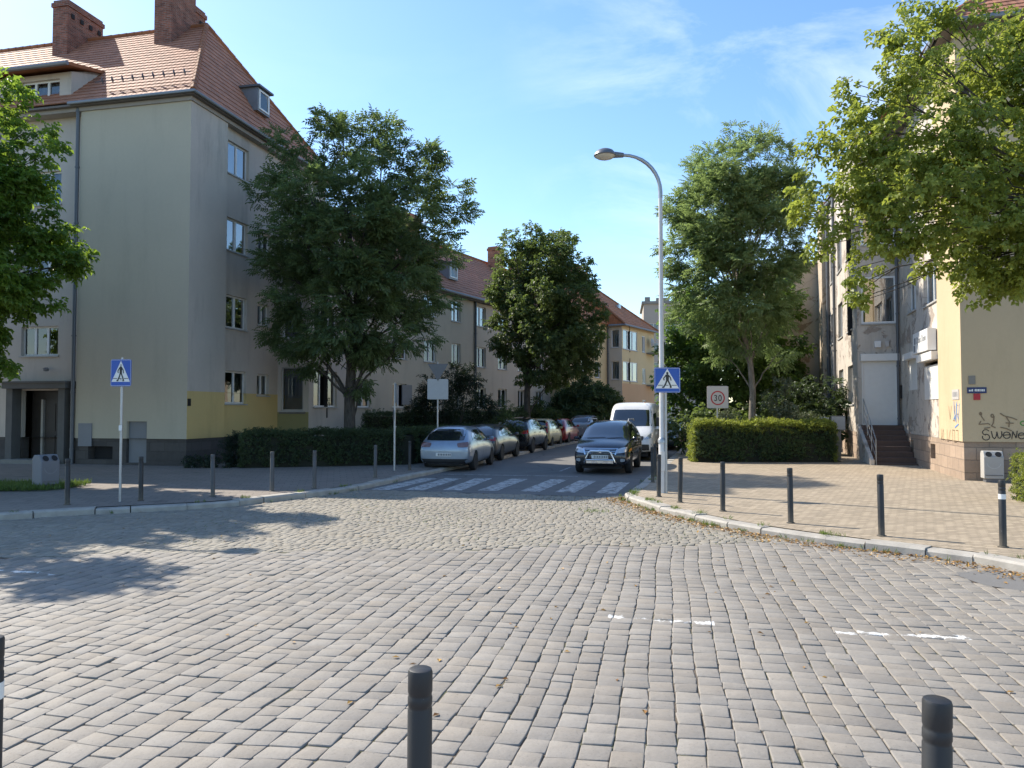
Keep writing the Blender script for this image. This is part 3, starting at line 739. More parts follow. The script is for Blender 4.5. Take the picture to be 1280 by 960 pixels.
# entrance
dr = MB().box(RX+.45, pier[0]+.75, 0.12, RX+.5, pier[0]+2.65, 2.72).build('entrance_recess', M['door_d'], B1)
d1 = MB().box(RX+.38, pier[0]+.95, .2, RX+.44, pier[0]+2.0, 2.4).box(RX+.36, pier[0]+1.05, .4, RX+.38, pier[0]+1.45, 1.1).box(RX+.36, pier[0]+1.55, .4, RX+.38, pier[0]+1.92, 1.1).box(RX+.36, pier[0]+1.05, 1.25, RX+.38, pier[0]+1.45, 2.25).box(RX+.36, pier[0]+1.55, 1.25, RX+.38, pier[0]+1.92, 2.25).build('door', M['door_d'], B1)
MB().tube([(RX+.33, pier[0]+1.08, 1.1), (RX+.33, pier[0]+1.08, 1.35)], .015, 6).build('handle', M['galv'], d1)
MB().box(RX+.3, pier[0]+2.03, .12, RX+.44, pier[0]+2.12, 2.4).build('door_frame', M['frame_old'], B1)
MB().box(-.12, pier[0]+.35, 2.78, RX, pier[0]+3.05, 2.98).box(-.16, pier[0]+.30, 2.98, RX, pier[0]+3.1, 3.04).build('door_canopy', M['concrete_d'], B1)
for y_ in (.45, 2.68): MB().box(-.02, pier[0]+y_, 0, RX-.002, pier[0]+y_+.27, 2.775).build('door_pillar', M['concrete_d'], B1)
MB().box(-.35, pier[0]+.6, 0, RX-.01, pier[0]+2.8, .26).build('doorstep', M['concrete'], B1)
MB().lathe([(.02, 0), (.09, .02), (.1, .1), (.05, .14)], 10, (RX-.15, pier[0]+1.5, 3.4)).build('wall_lamp', M['lampgrey'], B1, True)
# bay on the street side
bx0, bx1, by = 6.25, 9.9, -1.2; bz = 9.6
bw = MB(); bh = [(.42, 2.6, 2.15, 3.72), (.42, 2.6, 5.05, 6.6), (.42, 2.6, 7.95, 9.2)]
bh2 = [(.16, 1.18, 1.98, 3.82), (.2, 1.1, 5.0, 6.6), (.2, 1.1, 7.95, 9.2)]
wall_panel(bw, (bx0, .22), (bx0, by), 1.93, bz, (-1, 0), bh2, 0); wall_panel(bw, (bx0, .22), (bx0, by), 0, 1.93, (-1, 0), [], 1)
wall_panel(bw, (bx0, by), (bx1, by), 0, bz, (0, -1), bh, 0); wall_panel(bw, (bx1, .22), (bx1, by), 0, bz, (1, 0), [], 0)
bw.box(bx0-.06, by-.06, bz, bx1+.06, .2, bz+.16)
bw.build('bay', [M['b1street'], M['b1olive']], B1)
for i, h in enumerate(bh): window(B1, (bx0, by), (1, 0), (0, -1), *h, style='triple', curtain=['net', 'sides', 'net'][i])
for i, h in enumerate(bh2): window(B1, (bx0, .22), (0, -1), (-1, 0), *h, style='single', curtain='blind', inset=.05, fm='frame' if i else 'frame_old')
MB().box(bx0-.05, .22-1.28, 1.86, bx0-.002, .22-.1, 1.94).build('window_ledge', M['eave'], B1)
downpipe(B1, bx1+.25, by+.1, 1.2, 9.6); downpipe(B1, -.03, pier[0]+.1, .1, 12.75, .065)
# roof: hip towards the street
ov = .24; rz = EV+5.0; ap = (5.2, 3.1, rz); e = EV-.05
rf = MB()
roof_plane(rf, (-ov, -ov+.05, e-ov*.9), (-ov, le, e-ov*.9), (5.2, 3.1, rz), (5.2, le, rz))
roof_plane(rf, (DX+ov, -ov+.05, e-ov*.9), (DX+ov, le, e-ov*.9), (5.2, 3.1, rz), (5.2, le, rz))
roof_plane(rf, (-ov, -ov, e-ov*.9), (DX+ov, -ov, e-ov*.9), (5.2, 3.1, rz), (5.2, 3.1, rz))
roof = rf.build('roof', M['tile'], B1)
rc = MB(); ridge_caps(rc, (-ov, -ov, e-ov*.85), (5.2, 3.1, rz+.05)); ridge_caps(rc, (DX+ov, -ov, e-ov*.85), (5.2, 3.1, rz+.05)); ridge_caps(rc, (5.2, 3.1, rz+.03), (5.2, le, rz+.03))
rc.build('ridge_tiles', M['tile2'], roof, True)
MB().box(-ov+.02, -ov+.02, e-.33, DX+ov, le, e-.265).build('eave_soffit', M['eave'], roof)
MB().box(-.06, -.06, e-.47, DX+.06, le, e-.335).build('cornice', M['cornice'], B1)
gt = MB().tube([(-ov-.05, pier[0]+.3, e-.25), (-ov-.05, -ov-.05, e-.25), (DX+ov, -ov-.05, e-.25)], .058, 8).build('gutter', M['zinc'], roof, True)
sg = MB()
for k in range(9): sg.obox((.35, .5+k*.42, EV+.35+.2), (.02, 0, .12), (0, .02, 0), (-.1, 0, .12))
sg.tube([(.33, .3, EV+.66), (.33, 4.2, EV+.66)], .015, 5); sg.build('snow_guard', M['pipe'], roof)
chimney(B1, 3.9, 3.8, 5.45, 4.6, 16.2, 20.2, 'brick'); chimney(B1, 5.5, 3.85, 6.2, 4.55, 17.0, 19.3, 'brick')
chimney(B1, 4.0, 8.9, 6.0, 9.65, 16.3, 19.4, 'brick')
# wide dormer above the entrance, small dormer on the hip
dm = MB(); dz0, dz1 = EV-.2, EV+1.15
wall_panel(dm, (RX-.06, 5.2), (RX-.06, 11.5), dz0, dz1, (-1, 0), [(.5, 2.2, EV+.25, EV+.95), (3.6, 5.3, EV+.25, EV+.95)], 0)
dm.face([(RX-.06, 5.2, dz0), (1.9, 5.2, EV+1.8), (1.9, 5.2, dz1+.5), (RX-.06, 5.2, dz1)])
dmo = dm.build('dormer', M['b1street'], B1)
MB().raw([(-.2, 4.9, dz1+.0), (-.2, 11.8, dz1+.0), (2.1, 11.8, dz1+.62), (2.1, 5.15, dz1+.62), (-.2, 4.9, dz1+.12), (-.2, 11.8, dz1+.12), (2.1, 11.8, dz1+.74), (2.1, 5.15, dz1+.74)], [(0,1,2,3),(4,7,6,5),(0,4,5,1),(0,3,7,4),(1,5,6,2)]).build('dormer_roof', M['tile2'], dmo)
MB().tube([(-.25, 4.85, dz1+.04), (-.25, 11.8, dz1+.04)], .08, 8).build('dormer_gutter', M['zinc'], dmo, True)
for s0 in (.5, 3.6): window(B1, (RX-.06, 5.2), (0, 1), (-1, 0), s0, s0+1.7, EV+.25, EV+.95, style='triple', curtain='half')
hd_ = MB().box(4.7, .35, EV+1.0, 5.6, 2.3, EV+1.95).build('small_dormer', M['zinc'], B1)
MB().box(4.6, .22, EV+1.95, 5.7, 2.5, EV+2.03).build('dormer_cover', M['pipe'], hd_)
window(B1, (4.78, .345), (1, 0), (0, -1), 0, .74, EV+1.08, EV+1.88, style='single', inset=-.03, curtain=None, sill=False)
an = MB().tube([(7.9, 2.6, 14.8), (7.9, 2.6, 16.6)], .015, 6).tube([(7.5, 2.6, 16.5), (8.5, 2.6, 16.5)], .01, 4)
for k in range(5): an.tube([(7.5+k*.24, 2.35, 16.5), (7.5+k*.24, 2.85, 16.5)], .008, 4); an.build('aerial', M['galv'], B1)
# ------------------------------------------------------------ middle row house
B2 = thing('row_house', (-7.9, 36.3, 0), R(90-27), 'long three storey sand coloured row house with red roof, left of the street', 'house')
L2, E2, DP = 30.0, 9.15, 9.0
h2 = []
for i, x in enumerate(np.arange(.9, L2-2, 2.9)):
    w = 1.25 if i % 3 else 1.05
    for z in (2.15, 4.7, 7.25): h2.append((x, x+w, z, z+1.25))
W = MB(); wall_panel(W, (0, 0), (L2, 0), 0, E2, (0, -1), h2, 0); wall_panel(W, (0, 0), (0, DP), 0, E2, (-1, 0), [], 0); wall_panel(W, (L2, 0), (L2, DP), 0, E2, (1, 0), [], 0)
wall_panel(W, (0, DP), (L2, DP), 0, E2, (0, 1), [], 0)
W.face([(0, 0, E2), (0, DP/2, E2+4.0), (0, DP, E2)]); W.face([(L2, 0, E2), (L2, DP, E2), (L2, DP/2, E2+4.0)])
W.build('wall', M['b2wall'], B2)
for i, h in enumerate(h2): window(B2, (0, 0), (1, 0), (0, -1), *h, style='double', curtain=['net', 'sides', 'half', 'net', None][(i*7) % 5], gm='glass_sky' if i % 3 == 2 else 'glass')
rf = MB(); roof_plane(rf, (-.2, -.4, E2-.3), (L2+.2, -.4, E2-.3), (-.2, DP/2, E2+4.0), (L2+.2, DP/2, E2+4.0)); roof_plane(rf, (-.2, DP+.4, E2-.3), (L2+.2, DP+.4, E2-.3), (-.2, DP/2, E2+4.0), (L2+.2, DP/2, E2+4.0))
roof = rf.build('roof', M['tile'], B2); rc = MB(); ridge_caps(rc, (-.2, DP/2, E2+4.03), (L2+.2, DP/2, E2+4.03)); rc.build('ridge_tiles', M['tile2'], roof, True)
MB().box(-.1, -.36, E2-.46, L2+.1, DP+.36, E2-.32).build('eave_soffit', M['eave'], roof)
MB().tube([(-.2, -.46, E2-.33), (L2+.2, -.46, E2-.33)], .08, 8).build('gutter', M['zinc'], roof, True)
for x in (.25, 12.3, 24.2): downpipe(B2, x, -.09, .2, E2-.4, .07)
for x0, zt in ((10.2, 14.2), (21.6, 14.3), (25.0, 14.0)): chimney(B2, x0, 3.4, x0+1.1, 4.2, 11.6, zt, 'brick_o')
for x in (10.3, 19.0):
    sd = MB().box(x, .6, E2+.75, x+1.0, 2.6, E2+1.7).build('small_dormer', M['zinc'], B2); MB().box(x-.1, .45, E2+1.7, x+1.1, 2.8, E2+1.78).build('dormer_cover', M['pipe'], sd)
    window(B2, (x+.1, .595), (1, 0), (0, -1), 0, .8, E2+.85, E2+1.62, style='single', inset=-.03, curtain=None, sill=False)
an = MB().tube([(13.6, 4.5, 13.0), (13.6, 4.5, 14.6)], .025, 6)
for k in range(3): an.tube([(13.2+k*.3, 4.1, 14.5), (13.2+k*.3, 4.9, 14.5)], .015, 4)
an.tube([(13.2, 4.5, 14.5), (14.0, 4.5, 14.5)], .015, 4); an.build('aerial', M['galv'], B2)
MB().box(4.6, -.05, 2.3, 5.5, -.004, 3.35).build('grey_shutter', M['board'], B2)
# ------------------------------------------------------------ far house with bay
B3 = thing('bay_house', (8.9, 62, 0), R(90-31), 'distant yellow rendered house with corner bay windows and steep orange tiled hip roof', 'house')
L3, E3, D3 = 7.3, 9.2, 9.0
h3 = [(.2, 3.3, 7.0, 8.6), (.2, 3.3, 4.4, 6.0), (4.4, 5.1, 7.0, 8.4), (4.4, 5.2, 4.3, 5.6), (4.4, 5.2, 1.6, 2.9), (1.6, 2.5, 1.2, 2.5)]
h3s = [(.25, .95, 7.1, 8.6), (.25, .95, 4.5, 6.0)]
W = MB(); wall_panel(W, (0, 0), (L3, 0), 4.2, E3, (0, -1), h3, 0); wall_panel(W, (0, 0), (L3, 0), 0, 4.2, (0, -1), h3, 1)
wall_panel(W, (0, 0), (0, 1.3), 0, E3, (-1, 0), h3s, 2); wall_panel(W, (L3, 0), (L3, D3), 0, E3, (1, 0), [], 0); wall_panel(W, (0, 1.3), (-7, 1.3), 0, E3, (0, -1), [(1.3, 2.4, 4.6, 5.9), (3.8, 4.9, 4.6, 5.9), (1.3, 2.4, 7.1, 8.4), (3.8, 4.9, 7.1, 8.4)], 0)
wall_panel(W, (-7, D3), (L3, D3), 0, E3, (0, 1), [], 0); wall_panel(W, (-7, 1.3), (-7, D3), 0, E3, (-1, 0), [], 0)
W.build('wall', [M['b3wall'], M['b3peach'], M['b2wall']], B3)
for i, h in enumerate(h3): window(B3, (0, 0), (1, 0), (0, -1), *h, style='triple' if i < 2 else 'double', inset=.03, curtain=['sides', 'net', 'net', 'half', 'net', None][i], gm='glass_sky' if i < 2 else 'glass')
for h in h3s: window(B3, (0, 0), (0, 1), (-1, 0), *h, style='single', curtain='net')
for h in [(1.3, 2.4, 4.6, 5.9), (3.8, 4.9, 4.6, 5.9), (1.3, 2.4, 7.1, 8.4), (3.8, 4.9, 7.1, 8.4)]: window(B3, (0, 1.3), (-1, 0), (0, -1), *h, style='double', curtain='net')
rf = MB(); rh = 13.1
roof_plane(rf, (-.3, -.35, E3-.25), (L3+.4, -.35, E3-.25), (-.6, 4.3, rh), (1.9, 4.3, rh)); roof_plane(rf, (L3+.4, -.35, E3-.25), (L3+.4, D3, E3-.25), (1.9, 4.3, rh), (1.9, 4.3, rh))
roof_plane(rf, (-.3, 1.2, E3-.25), (-.3, -.35, E3-.25), (-.6, 4.3, rh), (-.6, 4.3, rh)); roof_plane(rf, (-7.2, 1.0, E3-.25), (-.3, 1.0, E3-.25), (-7.2, 4.3, rh-.3), (-.6, 4.3, rh-.3)); roof_plane(rf, (-7.2, D3, E3-.25), (L3+.4, D3, E3-.25), (-7.2, 4.3, rh-.3), (1.9, 4.3, rh-.3))
roof = rf.build('roof', M['tile2'], B3); rc = MB(); ridge_caps(rc, (L3+.4, -.35, E3-.2), (1.9, 4.3, rh+.03)); ridge_caps(rc, (-.3, -.35, E3-.2), (-.6, 4.3, rh+.03)); ridge_caps(rc, (-.6, 4.3, rh+.03), (1.9, 4.3, rh+.03)); rc.build('ridge_tiles', M['tile2'], roof, True)
MB().tube([(-.35, 1.0, E3-.3), (-.35, -.4, E3-.3), (L3+.4, -.4, E3-.3)], .08, 8).build('gutter', M['zinc'], roof, True)
MB().box(3.0, 1.55, 10.75, 3.5, 1.75, 11.1).build('skylight', M['glass_sky'], roof)
chimney(B3, -.3, 4.0, .9, 4.8, 12.4, 14.3, 'brick_o'); chimney(B3, 1.1, 4.0, 2.0, 4.8, 12.2, 13.9, 'brick_o'); chimney(B3, -4.2, 3.6, -2.9, 4.4, 12.0, 14.8, 'brick_o')
downpipe(B3, -.1, 1.2, .1, E3-.3)
bl = MB().box(5.4, -.9, 4.1, 7.0, -.002, 4.22).box(5.4, -.9, 6.9, 7.0, -.002, 7.02).build('balcony', M['concrete'], B3)
rl = MB()
for z in (4.22, 7.02):
    for k in range(9): rl.tube([(5.42+k*.195, -.88, z), (5.42+k*.195, -.88, z+.95)], .012, 5)
    rl.tube([(5.4, -.88, z+.95), (7.0, -.88, z+.95)], .02, 6)
rl.build('balcony_railing', M['galv'], bl)
MB().lathe([(.02, 0), (.25, .05), (.38, .14), (.36, .13), (.02, .03)], 16, (5.9, -.5, 7.9), axis='y').build('satellite_dish', M['sill'], B3, True)
# ------------------------------------------------------------ far block
B4 = thing('apartment_block', (20.3, 118, 0), R(-8), 'tall beige block of flats far behind the lamp post at the end of the street', 'apartment block')
hb = [(x, x+1.4, z, z+1.4) for x in (.8, 3.4, 6.0, 8.6) for z in (2, 5, 8, 11, 14)]
W = MB(); wall_panel(W, (0, 0), (11, 0), 0, 18.4, (0, -1), hb, 0); wall_panel(W, (0, 0), (0, 12), 0, 18.4, (-1, 0), [], 0); wall_panel(W, (11, 0), (11, 12), 0, 18.4, (1, 0), [], 0); wall_panel(W, (0, 12), (11, 12), 0, 18.4, (0, 1), [], 0)
W.build('wall', M['farwall'], B4)
MB().box(-.3, -.3, 18.4, 11.3, 12.3, 18.8).box(2.0, 2, 18.8, 4.0, 4, 19.6).box(.2, .2, 18.8, 1.0, 1, 19.5).build('roof', M['concrete'], B4)
for h in hb: window(B4, (0, 0), (1, 0), (0, -1), *h, style='double', curtain='net')
# ------------------------------------------------------------ right house
B5 = thing('corner_house', (12.2, 20.7, 0), R(73), 'weathered corner house at right with cream end wall, peeling side and shuttered door', 'house')
E5, P5 = 12.8, 1.16; L5 = 21.3; BJ = 8.95; PO = 1.5
W = MB()
wall_panel(W, (0, 0), (0, -13), P5, E5, (-1, 0), [], 1); wall_panel(W, (-.001, .07), (2.62, .07), P5, E5, (0, 1), [], 1); wall_panel(W, (2.62, .07), (2.62, 0), P5, E5, (1, 0), [], 1); wall_panel(W, (0, .07), (0, -.001), P5, E5, (-1, 0), [], 1)
h5 = []
for z in (2.3, 5.35, 8.4): h5 += [(2.75-2.62, 4.75-2.62, z+.05, z+1.25 if z < 3 else z+1.45), (5.95-2.62, 7.35-2.62, z+.42 if z < 3 else z+.15, z+1.5 if z < 3 else z+1.3)]
wall_panel(W, (2.62, 0), (BJ, 0), P5, E5, (0, 1), h5, 0)
dh = [(.1, 1.36, 1.44, 4.1), (.12, 1.34, 5.35, 7.15), (.12, 1.34, 8.4, 10.1)]
wall_panel(W, (BJ, 0), (BJ, PO), P5, E5, (-1, 0), dh, 0)
hp = [(1.3, 3.0, z, z+1.6) for z in (2.25, 5.3, 8.35)] + [(4.6, 6.3, z, z+1.6) for z in (2.25, 5.3, 8.35)] + [(8.0, 9.4, z, z+1.5) for z in (2.25, 5.3, 8.35)]
wall_panel(W, (BJ, PO), (19.0, PO), P5, E5, (0, 1), hp, 0)
wall_panel(W, (19.0, PO+.35), (L5, PO+.35), P5, E5, (0, 1), [], 2); wall_panel(W, (19.0, PO), (19.0, PO+.35), P5, E5, (-1, 0), [], 2)
wall_panel(W, (L5, PO+.35), (L5, -13), 0, E5, (1, 0), [], 0); wall_panel(W, (0, -13), (L5, -13), 0, E5, (0, -1), [], 0)
W.build('wall', [M['rwall'], M['ryellow'], M['rorange']], B5)
pl = MB(); wall_panel(pl, (.04, .03), (.04, -13), 0, P5, (-1, 0), [], 0, .2, True); wall_panel(pl, (.04, .03), (BJ, .03), 0, P5, (0, 1), [(3.3, 3.95, .48, .95), (6.6, 7.1, .5, .95)], 0, .3, True)
wall_panel(pl, (BJ, 0), (BJ, PO), 0, P5, (-1, 0), [], 0, .2, True); wall_panel(pl, (BJ, PO+.01), (L5, PO+.01), 0, P5, (0, 1), [], 0, .2, True); pl.box(.05, -12.9, P5-.015, 2.5, -.02, P5-.006)
pl.build('plinth', M['plinth_r'], B5)
MB().box(3.3, -.28, .48, 3.95, -.25, .95).box(6.6, -.28, .5, 7.1, -.25, .95).build('cellar_window', M['dark'], B5)
for i, h in enumerate(h5):
    if i == 0:
        sh = MB().box(2.62+h[0], -.02, h[2], 2.62+h[1], .015, h[3]-.12)
        for z in np.arange(h[2], h[3]-.16, .055): sh.box(2.62+h[0], .016, z, 2.62+h[1], .024, z+.048)
        sh.box(2.62+h[0]-.1, .002, h[3]+.02, 2.62+h[1]+.1, .24, h[3]+.26)
        sh.build('roller_shutter', M['shutter'], B5)
    elif i == 1:
        sh = MB().box(2.62+h[0], -.05, h[2], 2.62+h[1], -.02, h[3])
        for z in np.arange(h[2], h[3]-.05, .055): sh.box(2.62+h[0], -.019, z, 2.62+h[1], -.011, z+.048)
        sh.box(2.62+h[0]-.05, 0.002, h[3], 2.62+h[1]+.05, .2, h[3]+.22)
        sh.build('roller_shutter', M['shutter'], B5)
    else: window(B5, (2.62, 0), (1, 0), (0, 1), *h, style='double', curtain=['net', 'sides'][i % 2])
# entrance door behind a roller shutter, window above it
sh = MB().box(BJ+.03, dh[0][0], 1.44, BJ+.06, dh[0][1], 4.1)
for z in np.arange(1.44, 3.85, .055): sh.box(BJ+.02, dh[0][0]+.03, z, BJ+.029, dh[0][1]-.03, z+.05)
sh.box(BJ-.16, dh[0][0]-.04, 3.9, BJ-.002, dh[0][1]+.04, 4.17).box(BJ-.03, dh[0][0], 1.44, BJ+.028, dh[0][0]+.045, 3.9).box(BJ-.03, dh[0][1]-.045, 1.44, BJ+.028, dh[0][1], 3.9)
sh.build('door_shutter', M['shutter'], B5)
for h in dh[1:]: window(B5, (BJ, 0), (0, 1), (-1, 0), *h, style='single', curtain='sides', inset=-.03, gm='glass_sky', sill=True)
for i, h in enumerate(hp): window(B5, (BJ, PO), (1, 0), (0, 1), *h, style='triple', curtain='blind' if i == 0 else 'net', fm='frame' if i else 'frame_old')
MB().box(BJ-.14, .68, 4.42, BJ-.002, .9, 4.66).build('junction_box', M['frame'], B5); MB().box(BJ-.1, .4, 4.44, BJ-.002, .52, 4.66).build('outdoor_lamp', M['signcream'], B5)
MB().box(BJ-.3, -.0+.002, 2.45, BJ-.12, .1, 2.95).build('letter_box', M['signblack'], B5)
downpipe(B5, 18.8, PO+.1, .3, E5-.3, .08); downpipe(B5, BJ+6.95, PO+.1, .3, E5-.3, .07); downpipe(B5, BJ-.12, .1, P5, E5-.3, .05)
rf = MB(); ro = .45; rz5 = E5+4.6
roof_plane(rf, (-ro, ro, E5-.3), (-ro, -13, E5-.3), (5.0, -5.2, rz5), (5.0, -13, rz5)); roof_plane(rf, (-ro, ro, E5-.3), (L5+.2, PO+ro, E5-.3), (5.0, -5.2, rz5), (L5+.2, -5.2, rz5))
roof_plane(rf, (L5+.2, -13.3, E5-.3), (-ro, -13.3, E5-.3), (L5+.2, -5.2, rz5), (5.0, -5.2, rz5))
roof = rf.build('roof', M['tile'], B5); rc = MB(); ridge_caps(rc, (-ro, ro, E5-.26), (5.0, -5.2, rz5+.03)); ridge_caps(rc, (5.0, -5.2, rz5+.03), (L5, -5.2, rz5+.03)); rc.build('ridge_tiles', M['tile2'], roof, True)
MB().box(-ro+.04, -13, E5-.44, L5, ro-.04, E5-.34).build('eave_soffit', M['eave'], roof)
MB().tube([(-ro-.06, -13, E5-.34), (-ro-.06, ro+.06, E5-.34), (BJ, ro+.06, E5-.34), (L5, PO+ro+.06, E5-.34)], .085, 8).build('gutter', M['zinc'], roof, True)
chimney(B5, 6.0, -5.0, 7.4, -4.2, E5+3.6, E5+6.2, 'brick'); chimney(B5, 14.0, -5.4, 15.6, -4.6, E5+3.6, E5+6.2, 'brick')
# steps to the door with a side wall
nst, rise, run = 8, 1.44/8, .36
stp = MB()
for k in range(nst):
    x1 = BJ-.02-.25-k*run; stp.box(x1-run if k < nst-1 else x1-run, -.0+.04, 0, x1 if k else BJ-.004, 1.42, 1.44-(k)*rise-.001*k)
steps = stp.build('front_steps', M['steps'], B5, bevel=.012)
rlm = MB()
xa, xb = BJ-.35, BJ-.4-nst*run+.1
for f in (0, .33, .66, 1.0):
    x = xa+(xb-xa)*f; z = 1.44*(1-f)+.05; rlm.tube([(x, 1.36, z), (x, 1.36, z+.95)], .02, 6)
for dz in (.95, .6, .3): rlm.tube([(xa, 1.36, 1.49+dz), (xb, 1.36, .05+dz)], .02 if dz > .9 else .012, 6)
rlm.build('handrail', M['galv'], B5, True)
MB().prism([(BJ-.004, 1.425), (xb-.1, 1.425), (xb-.1, 1.56), (BJ-.004, 1.56)], 0, .3).raw([(BJ-.006, 1.43, .29), (BJ-.006, 1.555, .29), (xb, 1.555, .29), (xb, 1.43, .29), (BJ-.006, 1.43, 1.46), (BJ-.006, 1.555, 1.46)], [(0,1,2,3),(4,3,2,5),(0,3,4),(1,5,2),(0,4,5,1)]).build('step_side_wall', M['rwall'], B5)
# ------------------------------------------------------------ neighbouring house further up on the right
B6 = thing('flat_roofed_house', (12.2, 20.7, 0), R(73), 'lower ochre flat roofed house behind the ash tree, next to the weathered corner house', 'house')
q0 = L5+.15; W = MB(); E6 = 10.0
hh = [(x, x+1.5, z, z+1.5) for x in (1.5, 4.5, 7.5, 10.5) for z in (2.2, 5.0, 7.6)]
wall_panel(W, (q0, PO+3.0), (q0, -8), 0, E6, (-1, 0), [], 0); wall_panel(W, (q0, PO+3.0), (q0+14, PO+3.0), 0, E6, (0, 1), hh, 0); wall_panel(W, (q0+14, PO+3.0), (q0+14, -8), 0, E6, (1, 0), [], 0); wall_panel(W, (q0, -8), (q0+14, -8), 0, E6, (0, -1), [], 0)
W.build('wall', M['rorange'], B6)
MB().box(q0-.12, -8.1, E6, q0+14.1, PO+3.12, E6+.16).build('roof', M['zinc'], B6)
for h in hh: window(B6, (q0, PO+3.0), (1, 0), (0, 1), *h, style='double', curtain='net')
# ================================================================ foliage
def leaflet(o, d, n, L, w, fold=.25):
    """four-point leaf: base, side, tip, side"""
    o, d, n = Vector(o), Vector(d).normalized(), Vector(n).normalized(); s = d.cross(n).normalized()
    return [tuple(o), tuple(o+d*L*.5+s*w*.5+n*w*fold), tuple(o+d*L-n*L*.12), tuple(o+d*L*.5-s*w*.5+n*w*fold)]
def spray(kind):
    v = []; r = random.Random(hash(kind) % 97 if False else len(kind))
    if kind == 'ash':
        for k in range(4):
            x = .12+.2*k
            for sgn in (1, -1): v += leaflet((x, 0, -.1*x*x), (.55, sgn, -.25), (0, 0, 1), .42, .17)
        v += leaflet((.85, 0, -.08), (1, 0, -.3), (0, 0, 1), .42, .17)
    elif kind == 'broad':
        for k in range(6):
            a = k*2.4; x = .1+.14*k
            v += leaflet((x, 0, 0), (.5+.1*k, math.cos(a), math.sin(a)*.6-.35), (r.uniform(-.3, .3), r.uniform(-.3, .3), 1), .46, .36)
    elif kind == 'maple':
        for k in range(5):
            a = k*2.4; x = .12+.16*k; b = Vector((x, .25*math.cos(a), .25*math.sin(a)-.08)); d0 = Vector((.6, math.cos(a), math.sin(a)*.5-.45)).normalized()
            s = d0.cross(Vector((0, 0, 1))).normalized()
            for ang, L in ((0, .5), (.8, .4), (-.8, .4)):
                v += leaflet(b, d0*math.cos(ang)+s*math.sin(ang), (.1, .1, 1), L, .26, .15)
    elif kind == 'small':
        for k in range(6):
            a = k*2.4; v += leaflet((.12*k, 0, 0), (.55, math.cos(a), math.sin(a)), (r.uniform(-.5, .5), r.uniform(-.5, .5), 1), .42, .28)
    elif kind == 'needle':
        for k in range(8):
            a = k*2.4; v += leaflet((.1*k, 0, 0), (.9, math.cos(a)*.8, math.sin(a)*.5), (0, .2, 1), .42, .13)
    elif kind == 'blade':
        for k in range(4):
            a = k*1.7; v += leaflet((0, .06*math.cos(a), .06*math.sin(a)), (1, .3*math.cos(a), .3*math.sin(a)), (0, 1, .2), 1.0-.12*k, .09, .1)
    return v, [[4*i, 4*i+1, 4*i+2, 4*i+3] for i in range(len(v)//4)]
SPR = {k: spray(k) for k in ('ash', 'broad', 'maple', 'small', 'needle', 'blade')}
def crown_cloud(name, clumps, per, kind, size, mat, parent, droop=.25, flat=.7, tcol=.5):
    """clumps: (centre, radius, outward)"""
    P, D, T = [], [], []
    for c, r_, out in clumps:
        n = max(6, int(per*r_*r_)); q = rng.normal(0, 1, (n, 3)); q /= np.linalg.norm(q, axis=1, keepdims=True)
        rad = r_*rng.uniform(.25, 1, n)**.6; p = q*rad[:, None]*np.array([1, 1, flat])
        P.append(np.array(c)+p); d = q*.8+np.array(out)*.7+rng.normal(0, .45, (n, 3)); d[:, 2] = d[:, 2]*.6-droop; D.append(d)
        T.append(np.clip(rng.normal(tcol, .16)+rng.normal(0, .12, n), 0, 1))
    P, D, T = np.concatenate(P), np.concatenate(D), np.concatenate(T)
    sz = size*rng.uniform(.7, 1.25, len(P))
    return template_cloud(name, *SPR[kind], P, rand_rot(D, rng.uniform(-.9, .9, len(P))), sz, T, mat, parent)
def limb(mb, a, b, r0, r1, sag=.12, n=7, wob=.05):
    a, b = Vector(a), Vector(b); L = (b-a).length; m = a.lerp(b, .45)+Vector((0, 0, L*sag)); pts, rr = [], []
    for i in range(n+1):
        t = i/n; p = a*(1-t)**2+m*2*t*(1-t)+b*t*t
        if 0 < i < n: p += Vector((random.uniform(-1, 1), random.uniform(-1, 1), random.uniform(-1, 1)))*wob*L*.35
        pts.append(p); rr.append(r0+(r1-r0)*t**.8)
    mb.tube(pts, rr, 7 if r0 > .05 else 5); return pts
